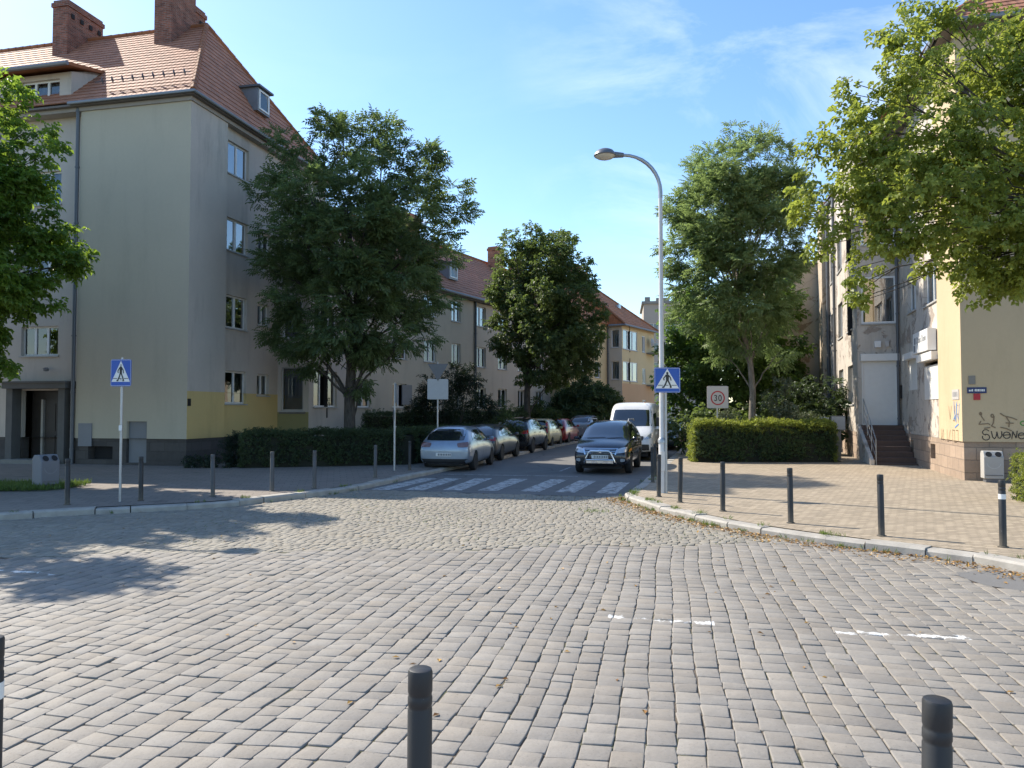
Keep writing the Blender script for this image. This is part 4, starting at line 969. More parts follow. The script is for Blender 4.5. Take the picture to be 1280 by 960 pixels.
def tree(name, label, Y, trunk, fork, lobes, kind, size, per, lmat, bmat='bark', r0=.2, group=None, nclump=9, flat=.7, droop=.25, cl=.34, depth=1.0, twigs=True, tcol=.5, loc=None, lr=.26, tw=2, high=False):
    """trunk: pixel path of the bole; lobes: (x, y, r_px, depth offset m) describing where the crown bulges"""
    base = Vector((0, 0, 0)); tp = [at(x, y, Y) for x, y in trunk]
    g0 = loc or Vector((tp[0].x, Y, .1)); tr = thing(name, g0, 0, label, 'tree', group)
    mb = MB(); pts = [Vector((0, 0, -.1))] + [p-g0 for p in tp[0 if tp[0].z > .3 else 1:]]
    rr = [r0*1.35] + [r0*(1-.45*(i+1)/len(pts)) for i in range(len(pts)-1)]
    mb.tube(pts, rr, 12); fk = pts[-1]; clumps = []
    for (x, y, rp, dy) in lobes:
        c = at(x, y, Y+dy)-g0; R_ = rp/F*(Y+dy)
        lo = min(range(len(pts)), key=lambda i: abs(pts[i].z-(c.z-R_*1.2-1.0))); st = pts[max(1, lo)] if (c.z < fk.z+1.5 and not high) else fk
        lp = limb(mb, st, c, r0*lr, r0*lr*.22, .12)
        n = max(4, int(nclump*(R_/1.2)**1.6))
        for k in range(n):
            q = Vector(rng.normal(0, 1, 3)); q.normalize(); rad = R_*rng.uniform(.35, 1.0)**.5
            cc = c+Vector((q.x*rad, q.y*rad*depth, q.z*rad*.92)); out = (cc-Vector((0, 0, fk.z))).normalized()
            r_ = cl*R_**.5*rng.uniform(.65, 1.25); clumps.append((cc, r_, out))
            if twigs:
                s_ = lp[random.randint(3, 6)]; (limb(mb, s_, cc, min(.016, r0*.085), .006, .06, 4, .08) if k % tw == 0 else None)
    mb.build('trunk', M[bmat], tr, True)
    crown_cloud('crown', clumps, per, kind, size, M[lmat], tr, droop, flat, tcol)
    return tr
def hedge(name, label, line, w, h, n_m2, size=.11, lm='leaf_hedge', top='leaf_hedge', group=None, cat='hedge', z0=.1):
    P = [Vector(p) for p in line]; o = P[0]; th = thing(name, (o.x, o.y, z0), 0, label, cat, group)
    core = MB()
    L = inset(line, w/2-.1); Rr = inset(line, -w/2+.1); ring = L+Rr[::-1]; core.prism([(x-o.x, y-o.y) for x, y in ring], .02, h-.12); core.build('twigs', M['twigs'], th)
    pts, D, T = [], [], []; tops = []
    seg = [(a, b) for a, b in zip(P, P[1:])]
    def emit(p, d, n, istop):
        pts.append(p); D.append(d); T.append(n); tops.append(istop)
    for i, (a, b) in enumerate(seg):
        Ls = (b-a).length; d = (b-a)/Ls; nr = Vector((d.y, -d.x))
        for side in (1, -1):
            for _ in range(int(Ls*h*n_m2)):
                t, z = random.random()*Ls, random.random()**.9*h
                if math.sin(t*3.7+z*5+i)*math.sin(t*1.3-z*7) > .72+.15*random.random() or z < .12*random.random()+.06*math.sin(t*6)+.06: continue
                bul = .07*math.sin(t*1.9+z*3)+.05*math.sin(t*4.7+i+z*2)+(.10 if random.random() < .02 else 0)
                q = a+d*t+nr*side*(w/2-.05+bul+random.gauss(0, .035)-(.06 if z < .2 else 0)); emit((q.x-o.x, q.y-o.y, z), (nr.x*side+random.gauss(0, .6), nr.y*side+random.gauss(0, .6), random.gauss(.25, .5)), 0, z > h-random.uniform(.08, .38))
        for _ in range(int(Ls*w*n_m2*1.2)):
            t, q = random.random()*Ls, random.uniform(-w/2, w/2); zz = h-.04+.035*math.sin(t*3.1)+random.gauss(0, .035)+(random.uniform(.03, .13) if random.random() < .22 else 0)
            p = a+d*t+nr*q; emit((p.x-o.x, p.y-o.y, zz), (random.gauss(0, .6), random.gauss(0, .6), random.uniform(.2, 1.2)), 0, True)
    for e, dr in ((P[0], P[0]-P[1]), (P[-1], P[-1]-P[-2])):
        dr = dr.normalized(); nr = Vector((dr.y, -dr.x))
        for _ in range(int(w*h*n_m2)):
            q = e+nr*random.uniform(-w/2, w/2)+dr*random.gauss(.0, .05); emit((q.x-o.x, q.y-o.y, random.random()*h), (dr.x+random.gauss(0, .5), dr.y+random.gauss(0, .5), random.gauss(.2, .4)), 0, random.random() < .85)  # most end leaves take the top colour, so sunlit ends are painted too
    pts, D, tops = np.array(pts), np.array(D), np.array(tops)
    for nm, mk_, mt in (('foliage', ~tops, lm), ('top_and_end_leaves', tops, top)):
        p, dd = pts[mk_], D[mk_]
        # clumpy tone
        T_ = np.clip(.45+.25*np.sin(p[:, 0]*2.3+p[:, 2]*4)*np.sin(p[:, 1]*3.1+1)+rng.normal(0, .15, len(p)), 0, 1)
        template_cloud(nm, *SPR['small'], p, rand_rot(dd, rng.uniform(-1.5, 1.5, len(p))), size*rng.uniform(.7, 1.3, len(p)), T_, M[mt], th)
    return th
def bush(name, label, c, lobes, per, kind, size, lm, group=None, cat='bush'):
    """lobes: (dx, dy, z, r) relative to c"""
    th = thing(name, c, 0, label, cat, group); mb = MB(); cl = []
    for dx, dy, z, r_ in lobes:
        limb(mb, (dx*.15, dy*.15, 0), (dx, dy, z), .04, .012, .1)
        for k in range(int(10*max(1, r_)**1.7)):
            q = Vector(rng.normal(0, 1, 3)); q.normalize(); rad = r_*rng.uniform(.3, 1)**.45
            cc = Vector((dx, dy, z))+q*rad; cc.z = max(.1, cc.z); cl.append((cc, .42*r_**.6*rng.uniform(.7, 1.2), q))
    mb.build('stems', M['bark'], th, True); crown_cloud('foliage', cl, per, kind, size, M[lm], th, .1, .85)
    return th
# ---------------------------------------------------------------- trees
tree('ash_tree', 'large dark green ash tree behind the clipped hedge at left', 28.0,
     [(437,545),(437,500),(440,450),(446,400)], None,
     [(360,185,26,0),(348,235,36,-.5),(430,172,34,.3),(412,160,22,.5),(487,178,34,0),(520,205,36,-.6),(545,235,38,.4),(562,272,30,0),(460,230,46,-1.4),(400,250,46,-1.8),(500,270,48,-1.5),(440,300,50,-2.2),(375,300,44,-1.0),(350,345,34,-.2),(540,320,36,0),(500,350,46,-1.2),(440,370,48,-1.8),(385,385,42,-1.0),(360,410,26,0),(530,385,32,.2),(480,410,42,-.8),(430,420,44,-.8),(400,440,28,.3),(520,420,24,.5),(470,440,26,.4),(470,300,50,1.8),(400,330,46,1.8),(520,370,40,1.6),(430,240,46,1.6),(365,440,20,.0),(455,475,20,.2)],
     'ash', .36, 165, 'leaf_ash', r0=.24, nclump=13, flat=.62, cl=.42)
tree('linden_tree', 'round crowned dark linden tree in the middle, rising behind the parked cars', 42.0,
     [(659,525),(659,490),(660,465),(663,430)], None,
     [(668,297,22,0),(640,305,18,0),(700,305,22,.4),(690,330,32,-1),(650,335,30,0),(722,335,24,0),(738,352,16,.3),(635,365,26,0),(670,370,36,-1.6),(710,370,34,-1),(740,385,18,0),(640,400,30,-.6),(690,410,38,-1.6),(725,415,28,0),(645,435,24,0),(680,445,32,-.8),(715,445,28,0),(740,430,16,.4),(690,470,18,0),(672,380,40,2),(700,420,36,2),(670,330,34,1.8),(630,385,18,0),(655,462,16,.2)],
     'broad', .30, 165, 'leaf_lin', r0=.2, nclump=14, cl=.42)
tree('ash_tree', 'tall pale green ash tree behind the box shaped right hedge', 31.0,
     [(940,527),(941,490),(938,455),(930,420),(924,380)], None,
     [(912,178,20,0),(965,178,20,.2),(940,200,32,-.6),(895,208,30,0),(985,205,22,.2),(870,238,26,0),(910,245,40,-1.2),(960,240,38,-.6),(990,250,22,.4),(855,280,24,0),(890,285,38,-1),(940,290,42,-1.4),(982,295,30,0),(843,312,18,0),(870,325,30,-.5),(915,335,40,-1.4),(960,340,36,-.8),(990,340,18,0),(860,360,18,0),(895,375,32,-.8),(940,385,34,-1),(970,380,26,0),(915,300,42,1.8),(960,260,34,1.8),(880,260,32,1.6),(930,365,34,1.4),(935,420,24,.4),(900,410,26,.5),(868,395,24,.3),(850,345,20,.2),(965,410,24,.3),(905,440,20,.4),(975,440,18,.5),(840,330,16,0),(1000,310,16,.3),(860,260,24,0),(930,235,34,1.6)],
     'ash', .35, 210, 'leaf_ash2', 'bark_pale', r0=.15, nclump=13, flat=.7, cl=.42, tcol=.5)
tree('maple_tree', 'broad leaved green maple tree filling the gap behind the 30 zone sign', 40.5,
     [(905,540),(905,500),(908,460)], None,
     [(850,385,22,0),(880,375,24,0),(865,415,30,0),(845,440,22,0),(900,405,30,-.5),(850,475,24,0),(885,450,34,-1),(925,440,36,-1),(960,400,30,0),(985,385,18,.3),(975,430,30,0),(990,455,20,.4),(950,470,34,-.6),(905,485,32,-.6),(870,500,24,0),(985,490,26,0),(945,505,28,0),(1000,510,22,.8),(920,420,36,1.8),(960,450,34,1.8),(880,430,32,1.5),(1005,480,16,.6),(845,505,16,.8),(970,370,16,.2)],
     'maple', .42, 90, 'leaf_maple', r0=.2, nclump=9, cl=.48, tcol=.5)
tree('street_tree', 'yellow green leafy tree reaching in from the right edge over the cream wall', 12.6,
     [(1420,640),(1418,500),(1408,380),(1400,300)], None,
     [(1160,22,30,.5),(1205,45,44,.3),(1130,55,30,0),(1105,45,10,.3),(1170,90,48,-.2),(1235,110,44,.4),(1255,50,30,.9),(1070,105,16,.2),(1100,120,34,0),(1060,150,36,.1),(1120,165,50,-.4),(1180,160,52,-.5),(1030,190,30,.2),(1010,235,20,.2),(1075,205,48,-.2),(1140,225,56,-.6),(1205,215,56,-.4),(1250,200,44,-.2),(1020,265,26,.1),(1070,275,40,-.1),(1030,300,20,.2),(1120,285,40,-.3),(1175,290,44,-.5),(1230,280,50,-.4),(1085,322,20,.2),(1075,355,10,.3),(1160,325,20,0),(1210,335,34,-.2),(1255,330,40,-.2),(1230,365,20,.1),(1300,180,70,0),(1300,290,70,-.3),(1350,120,80,0),(1370,240,90,-.4),(1420,60,90,.5),(1460,180,90,.3),(1420,300,70,.3),(1500,260,80,.5),(1180,210,54,1.6),(1250,270,54,1.6),(1120,240,40,1.3),(1330,230,80,1.8),(1200,110,46,1.3),(1400,170,90,2.2),(1280,60,46,.6),(1078,372,9,.2)],
     'broad', .19, 370, 'leaf_yel', r0=.15, nclump=30, flat=.6, droop=.35, cl=.30, tcol=.5, lr=.2, tw=4, high=True)
tree('street_tree', 'bright green tree at the left edge, crown overhanging the grey litter bin', 20.0,
     [(-150,640),(-148,520),(-150,420),(-146,330)], None,
     [(8,112,26,1.4),(32,165,30,.6),(-20,160,44,1.2),(20,215,34,0),(55,195,18,.2),(-10,240,56,-.3),(30,290,40,0),(70,300,30,.2),(95,325,18,.3),(60,335,36,0),(10,340,50,-.3),(50,380,18,0),(-10,390,40,0),(-60,330,70,-.4),(-80,220,80,0),(-70,140,60,.3),(-140,140,80,.2),(-150,250,100,-.2),(-150,350,80,0),(-220,200,90,.3),(-240,300,90,0),(-60,260,70,1.8),(-120,200,70,2),(-10,310,46,1.3),(0,455,18,.1),(-30,440,34,0),(-80,410,60,.4),(-180,400,70,.6),(-70,400,55,3),(-140,390,80,3.5),(-220,380,80,3),(-30,420,34,3),(-165,170,60,-6),(-150,240,60,-6.5),(-125,285,50,-7),(-220,200,70,-5),(-190,330,60,-6),(-120,320,80,-2),(-160,220,80,-2.2)],
     'broad', .29, 260, 'leaf_fg', r0=.22, nclump=17, flat=.6, droop=.35, cl=.34, tcol=.5, lr=.2, tw=3)
# trees standing further back
for i, (nm, lab, px, Y, lob, lm, kd) in enumerate([
    ('street_tree', 'light green tree far up the street, right of the lamp post above the parked cars', 852, 76, [(850,380,18,0),(840,410,18,0),(862,420,20,-1),(845,440,18,0),(838,465,18,-1),(860,460,22,0),(850,350,12,0),(842,495,14,0)], 'leaf_maple', 'broad'),
    ('street_tree', 'darker tree crown behind the ash tree at the end of the street', 890, 88, [(880,400,24,0),(905,420,26,0),(880,445,26,0),(920,450,24,0),(900,475,24,0),(930,400,20,0)], 'leaf_bush', 'broad')]):
    tree(nm, lab, Y, [(px, 530), (px, 500), (px, 460)], None, lob, kd, .5, 26, lm, r0=.22, nclump=5, cl=.62, twigs=False)
# ---------------------------------------------------------------- hedges and bushes
hedge('hedge', 'long dark clipped hedge along the left pavement in front of the corner house', [(-8.9,25.6),(-5.8,26.5),(-3.9,27.1)] + [ss(s, -HW-2.0) for s in (10.6, 16, 22, 28)], 1.1, 1.13, 330, .13, 'leaf_hedge', 'leaf_hedge')
hedge('hedge', 'second dark hedge running along the row house behind the sign backs', [(-6.3,33.2),(-3.6,34.2),(0.5,41.5)], .9, 1.75, 200, .13)
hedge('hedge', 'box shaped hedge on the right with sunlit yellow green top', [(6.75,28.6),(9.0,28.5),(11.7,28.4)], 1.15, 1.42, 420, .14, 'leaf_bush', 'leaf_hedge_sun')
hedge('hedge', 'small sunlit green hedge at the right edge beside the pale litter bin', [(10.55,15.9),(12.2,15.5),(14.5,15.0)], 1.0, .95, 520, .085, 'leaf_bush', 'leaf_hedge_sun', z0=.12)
bush('yew_bush', 'tall dark yew bush behind the two sign backs on the left', (-2.6, 33.6, .1), [(-1.1,0,.9,.8),(0,0,1.2,1.0),(.9,.2,1.0,.8),(-.5,.1,2.2,.8),(.5,.1,2.4,.8),(0,0,3.1,.6),(.8,0,3.3,.4),(-.9,0,2.9,.4),(1.3,.1,2.0,.5),(-1.5,0,2.0,.4)], 190, 'needle', .34, 'leaf_yew')
bush('yew_bush', 'smaller lighter evergreen bush right of the tall yew, behind the silver hatchback', (-.6, 35.2, .1), [(0,0,.8,.7),(.5,0,1.3,.5),(.2,0,1.9,.4)], 190, 'needle', .3, 'leaf_bush')
bush('garden_bush', 'dark rounded bush in front of the row house behind the black car', (.6, 45.5, .1), [(-1,0,1.0,.9),(.2,0,1.4,1.0),(1.4,0,1.0,.9),(.5,0,2.0,.6)], 190, 'small', .36, 'leaf_bush')
bush('garden_bush', 'big domed green bush by the white van roof, below the bay house', (5.15, 55.0, .1), [(-1.9,0,1.2,1.2),(-.6,-.4,2.2,1.4),(.7,-.3,2.7,1.4),(1.7,0,2.0,1.2),(2.3,0,1.0,1.0),(0,-.8,1.2,1.5),(-1.2,0,2.8,.8),(.2,0,3.6,.8),(1.3,-.3,3.0,.8)], 190, 'small', .42, 'leaf_bush')
bush('garden_bush', 'pale leaved sprawling shrub beside the pale ash trunk above the hedge', (10.75, 30.6, .1), [(0,0,1.2,.7),(.5,0,1.7,.5),(-.2,0,2.3,.4),(1.0,.3,1.2,.6),(.1,0,2.9,.3)], 190, 'small', .22, 'leaf_grey')
bush('garden_bush', 'small pale shrub at the foot of the 30 zone sign', (8.2, 29.6, .1), [(0,0,1.3,.4),(.3,0,1.7,.28),(-.3,.1,1.5,.3)], 260, 'small', .2, 'leaf_grey')
bush('garden_bush', 'dark understorey bush at the right of the hedge by the ochre wall', (13.0, 33.0, .1), [(0,0,1.2,1.0),(.6,.3,2.3,.9),(-.6,.4,2.0,.9),(.8,0,1.2,.9),(-1.4,.3,1.4,.9)], 120, 'broad', .34, 'leaf_hedge')
bush('garden_bush', 'dark garden bush under the maple, behind the right hedge', (9.0, 33.2, .1), [(-1.2,0,1.0,.9),(0,.2,1.3,1.0),(1.3,.2,1.0,.9)], 90, 'broad', .36, 'leaf_lin')
bush('garden_plant', 'small spiky dark plant against the yellow painted wall', (-9.35, 25.75, .12), [(0,0,.35,.16),(.14,0,.75,.13),(-.14,0,.7,.12),(0,.06,1.0,.09)], 420, 'needle', .2, 'leaf_yew')
bush('garden_plant', 'low dark ground shrub at the foot of the yellow wall', (-10.2, 25.35, .12), [(-.3,0,.15,.2),(.3,0,.18,.24),(.9,.1,.2,.25)], 420, 'small', .16, 'leaf_yew')
# ---------------------------------------------------------------- grass, weeds, leaves (uncountable)
def tufts(name, pts, size, mat, tc=.5):
    P = np.array(pts); D = np.stack([rng.normal(0, .35, len(P)), rng.normal(0, .35, len(P)), np.ones(len(P))], 1)
    return tag(template_cloud(name, *SPR['blade'], P, rand_rot(D, rng.uniform(-3, 3, len(P))), size*rng.uniform(.5, 1.3, len(P)), np.clip(rng.normal(tc, .2, len(P)), 0, 1), M[mat]), kind='stuff')
gpts = [(random.uniform(-16, -9.6), random.uniform(17.2, 19.4), .13) for _ in range(5200)]
gpts = [p for p in gpts if p[1] > 17.3+.12*(p[0]+16) and p[0] < -10.75+.2*random.random()]
gpts += [(random.uniform(-8, 8), 0, 0) for _ in range(0)]
tufts('grass', gpts, .17, 'grass')
wp = []
for L, n in ((KRs, 800), (KLs, 560)):
    V_ = [Vector(p) for p in L if 8.5 < p[1] < 22]; cum = list(zip(V_, V_[1:])); wts = [(b-a).length for a, b in cum]
    spots = [random.choices(cum, wts)[0] for _ in range(n//12)]
    for a, b in spots:
        c = a.lerp(b, random.random()); k = random.choice((4, 8, 20)); off = random.choice((-.03, .0, .19))
        d = (b-a).normalized(); nn = Vector((-d.y, d.x))*(-1 if L is KRs else 1)
        for _ in range(k): wp.append((c.x+nn.x*off+random.gauss(0, .06), c.y+nn.y*off+random.gauss(0, .06), .11 if off > .1 else 0.0))
for px, py in ((740,640),(850,632),(908,655),(1110,690),(1040,668),(965,660),(1230,690),(835,613)):
    c = gp(px, py)
    for _ in range(26): wp.append((c.x+random.gauss(0, .12), c.y+random.gauss(0, .1), 0.0))
tufts('weeds', wp, .085, 'grass', .6)
jp = []
while len(jp) < 2600:
    x, y = random.uniform(-5.5, 4.5), random.uniform(11.5, 18.2)
    if math.sin(x*1.3+y*.7)+math.sin(x*.5-y*1.1) > .2+random.gauss(0, .5) or x > 2: jp.append((x, y, -.012))
jp = [p for p in jp if point_in(np.array([p[0]]), np.array([p[1]]), road_poly)[0]]
tufts('joint_grass', jp, .035, 'grass', .45)
lp, ld = [], []
V_ = [Vector(p) for p in KRs if 9.0 < p[1] < 18]; cum = list(zip(V_, V_[1:])); wts = [(b-a).length for a, b in cum]
for _ in range(1500):
    a, b = random.choices(cum, wts)[0]; d = (b-a).normalized(); nn = Vector((d.y, -d.x))*-1
    c = a.lerp(b, random.random()) - nn*abs(random.gauss(0, .16))*(-1); 
    q = a.lerp(b, random.random()); k = abs(random.gauss(.05, .22)); lp.append((q.x-abs(nn.x)*k*1.0 if False else q.x+(-1)*abs(d.y)*k, q.y-abs(d.x)*k, random.uniform(.004, .02))); ld.append((random.gauss(0, 1), random.gauss(0, 1), random.gauss(0, .15)))
for _ in range(150):
    lp.append((random.uniform(-8, 8), random.uniform(5, 17), .006)); ld.append((random.gauss(0, 1), random.gauss(0, 1), .05))
lv, lf = leaflet((0,0,0), (1,0,.1), (0,0,1), 1, .6, .15), [[0,1,2,3]]
tag(template_cloud('fallen_leaves', lv, lf, np.array(lp), rand_rot(np.array(ld), rng.uniform(-.4, .4, len(lp))), .055*rng.uniform(.6, 1.3, len(lp)), rng.random(len(lp)), M['dryleaf']), kind='stuff')
# ================================================================ vehicles
# station: x, z bottom, half width, z belt, half width belt, z top, half width top
ST = {
'hatch': (4.42, 1.755, 1.465, [(-2.205,.36,.70,.60,.72,.66,.66),(-2.17,.27,.82,.80,.79,.90,.70),(-2.03,.22,.865,.92,.81,1.04,.67),(-1.62,.20,.875,.95,.82,1.38,.58),(-1.2,.19,.877,.95,.83,1.455,.59),(-.3,.19,.877,.93,.84,1.465,.61),(.4,.19,.877,.92,.84,1.41,.60),(.75,.19,.877,.91,.83,1.27,.61),(1.18,.19,.877,.90,.82,.99,.67),(1.5,.2,.87,.85,.80,.92,.62),(1.95,.2,.83,.74,.76,.80,.58),(2.15,.24,.74,.58,.70,.64,.50),(2.205,.34,.60,.48,.58,.52,.45)]),
'wagon': (4.5, 1.76, 1.44, [(-2.25,.36,.70,.62,.72,.68,.66),(-2.21,.27,.82,.82,.79,.92,.70),(-2.08,.22,.865,.92,.81,1.04,.68),(-1.75,.20,.875,.94,.82,1.30,.60),(-1.3,.19,.877,.95,.83,1.41,.60),(-.3,.19,.877,.93,.84,1.44,.61),(.35,.19,.877,.92,.84,1.39,.60),(.75,.19,.877,.91,.83,1.22,.62),(1.12,.19,.877,.90,.82,.98,.67),(1.5,.2,.87,.86,.80,.93,.62),(1.98,.2,.83,.76,.76,.82,.58),(2.19,.24,.74,.58,.70,.64,.50),(2.25,.34,.60,.48,.58,.52,.45)]),
'suv': (4.5, 1.84, 1.68, [(-2.25,.42,.74,.74,.76,.80,.70),(-2.22,.34,.88,.95,.84,1.06,.76),(-2.1,.28,.91,1.06,.86,1.22,.72),(-1.85,.26,.92,1.08,.87,1.54,.64),(-1.4,.25,.92,1.08,.88,1.65,.64),(-.3,.25,.92,1.06,.88,1.68,.66),(.45,.25,.92,1.05,.88,1.62,.65),(.85,.25,.92,1.04,.87,1.40,.67),(1.22,.25,.92,1.03,.86,1.13,.74),(1.6,.26,.91,.98,.84,1.06,.70),(2.0,.27,.88,.86,.80,.94,.64),(2.2,.31,.80,.66,.74,.74,.56),(2.25,.42,.66,.54,.62,.60,.5)]),
'mpv': (4.41, 1.80, 1.66, [(-2.205,.42,.74,.74,.76,.80,.70),(-2.18,.32,.87,.95,.84,1.06,.76),(-2.1,.26,.895,1.04,.85,1.26,.72),(-1.95,.24,.90,1.06,.86,1.54,.65),(-1.4,.23,.90,1.06,.865,1.64,.64),(-.3,.23,.90,1.04,.87,1.66,.66),(.35,.23,.90,1.02,.87,1.61,.66),(.8,.23,.90,1.0,.86,1.38,.68),(1.3,.23,.90,.98,.85,1.08,.74),(1.62,.24,.89,.93,.83,1.01,.72),(2.0,.25,.865,.82,.80,.90,.66),(2.16,.28,.80,.66,.76,.76,.60),(2.205,.40,.68,.54,.66,.60,.55)]),
'box': (3.55, 1.60, 1.56, [(-1.775,.36,.66,.66,.68,.72,.62),(-1.75,.27,.76,.90,.74,.98,.66),(-1.68,.22,.79,.98,.75,1.24,.64),(-1.56,.20,.80,.99,.76,1.47,.60),(-1.2,.19,.80,.99,.765,1.54,.60),(-.3,.19,.80,.97,.77,1.56,.61),(.35,.19,.80,.96,.77,1.51,.60),(.7,.19,.80,.95,.76,1.32,.61),(1.02,.19,.80,.94,.75,1.05,.66),(1.3,.2,.79,.88,.74,.96,.64),(1.6,.22,.76,.74,.70,.82,.56),(1.74,.26,.68,.58,.62,.64,.50),(1.775,.36,.56,.48,.54,.52,.44)]),
'van': (5.55, 2.02, 2.32, [(-2.775,.46,.88,1.0,.90,2.0,.80),(-2.74,.36,.98,1.2,.97,2.24,.84),(-2.4,.32,1.0,1.3,.98,2.31,.86),(-1.0,.30,1.01,1.3,.99,2.33,.87),(.6,.30,1.01,1.28,.99,2.33,.87),(1.15,.30,1.01,1.26,.98,2.27,.84),(1.42,.30,1.01,1.24,.97,2.06,.82),(1.72,.30,1.01,1.22,.96,1.72,.82),(2.02,.30,1.0,1.18,.95,1.36,.84),(2.3,.31,.99,1.06,.92,1.22,.80),(2.6,.33,.94,.92,.88,1.04,.72),(2.73,.37,.86,.74,.80,.86,.62),(2.775,.46,.72,.62,.70,.72,.56)]),
}
def car_shell(kind, wheels, wr):
    L, W, H, st = ST[kind]; ring_n = 9; V, Fc = [], []
    for x, zb, w, zl, wl, zt, wt in st:
        zm = (zb+zl)/2+.04
        half = [(0, zb), (w*.80, zb), (w*.965, zb+.10), (w, zm), (wl+.01, zl), ((wl+wt)/2+.02, (zl+zt)/2), (wt, zt-.035), (wt*.7, zt+.005), (0, zt+.02)]
        full = half + [(-y, z) for y, z in half[-2:0:-1]]
        V += [(x, y, z) for y, z in full]
    n = 16
    for i in range(len(st)-1):
        for k in range(n):
            k2 = (k+1) % n; Fc.append((i*n+k, i*n+k2, (i+1)*n+k2, (i+1)*n+k))
    e = (len(st)-1)*n
    for a in range(1, 8):   # end caps as strips of quads
        Fc.append((a, a+1, (n-a-1) % n, (n-a) % n) if a < 7 else (7, 8, 9))
        Fc.append((e+(n-a) % n, e+(n-a-1) % n, e+a+1, e+a) if a < 7 else (e+9, e+8, e+7))
    Fc.append((0, 1, n-1)); Fc.append((e+n-1, e+1, e))
    me = bpy.data.meshes.new('shell'); me.from_pydata(V, [], Fc)
    bm = bmesh.new(); bm.from_mesh(me); bmesh.ops.recalc_face_normals(bm, faces=bm.faces[:]); bm.to_mesh(me); bm.free()
    me.materials.append(M['plastic_black']); me.materials.append(M['plastic_black'])
    o = bpy.data.objects.new('shell', me); COL.objects.link(o)
    sb = o.modifiers.new('s', 'SUBSURF'); sb.levels = 2; sb.render_levels = 2
    ct = MB()
    for wx in wheels:
        for sd in (1, -1):
            y0, y1 = sd*(W/2-.27), sd*(W/2+.2); ct.tube([(wx, y0, wr), (wx, y1, wr)], wr+.055, 28)
    ct.box(-L, -W/2+.10, -.5, L, W/2-.10, .12)
    c = ct.build('cutter', [M['plastic_black'], M['plastic_black']]); c.data.polygons.foreach_set('material_index', [1]*len(c.data.polygons))
    bm = bmesh.new(); bm.from_mesh(c.data); bmesh.ops.recalc_face_normals(bm, faces=bm.faces[:]); bm.to_mesh(c.data); bm.free()
    b = o.modifiers.new('b', 'BOOLEAN'); b.operation = 'DIFFERENCE'; b.object = c; b.solver = 'EXACT'
    dg = bpy.context.evaluated_depsgraph_get(); dg.update(); ev = o.evaluated_get(dg)
    res = bpy.data.meshes.new_from_object(ev)
    bm = bmesh.new(); bm.from_mesh(res); bvh = BVHTree.FromBMesh(bm); bm.free()
    bpy.data.objects.remove(o); bpy.data.objects.remove(c)
    res.polygons.foreach_set('use_smooth', [True]*len(res.polygons))
    try: res.set_sharp_from_angle(angle=R(38))
    except Exception: pass
    return res, bvh
def patch(mb, bvh, view, quad, off=.006, nu=10, nv=5, rnd=.35, mi=0, edge=True):
    """lay a panel on the bodywork: quad = 4 corners in the view plane (lower-left, lower-right, upper-right, upper-left)"""
    q = [Vector(p) for p in quad]; G = {}
    for i in range(nu+1):
        for j in range(nv+1):
            u, v = i/nu*2-1, j/nv*2-1
            a, b = u*math.sqrt(1-rnd*v*v*.5), v*math.sqrt(1-rnd*u*u*.5); s, t_ = (a+1)/2, (b+1)/2
            p = q[0]*(1-s)*(1-t_)+q[1]*s*(1-t_)+q[2]*s*t_+q[3]*(1-s)*t_
            if view == 'front': o, d = Vector((6, p.x, p.y)), Vector((-1, 0, 0))
            elif view == 'rear': o, d = Vector((-6, p.x, p.y)), Vector((1, 0, 0))
            elif view == 'left': o, d = Vector((p.x, 4, p.y)), Vector((0, -1, 0))
            elif view == 'right': o, d = Vector((p.x, -4, p.y)), Vector((0, 1, 0))
            else: o, d = Vector((p.x, p.y, 5)), Vector((0, 0, -1))
            h = bvh.ray_cast(o, d)
            if h[0] is not None: G[i, j] = h[0]+(-d*.35+h[1]*.65 if h[1].dot(d) < 0 else -d)*off
    b = len(mb.v); idx = {}
    for k, p in G.items(): idx[k] = len(mb.v); mb.v.append(tuple(p))
    for i in range(nu):
        for j in range(nv):
            ks = [(i, j), (i+1, j), (i+1, j+1), (i, j+1)]
            if all(k in idx for k in ks):
                ps = [G[k] for k in ks]
                if max((ps[0]-ps[2]).length, (ps[1]-ps[3]).length) < .75: mb.f.append(tuple(idx[k] for k in ks)); mb.m.append(mi)
    return mb
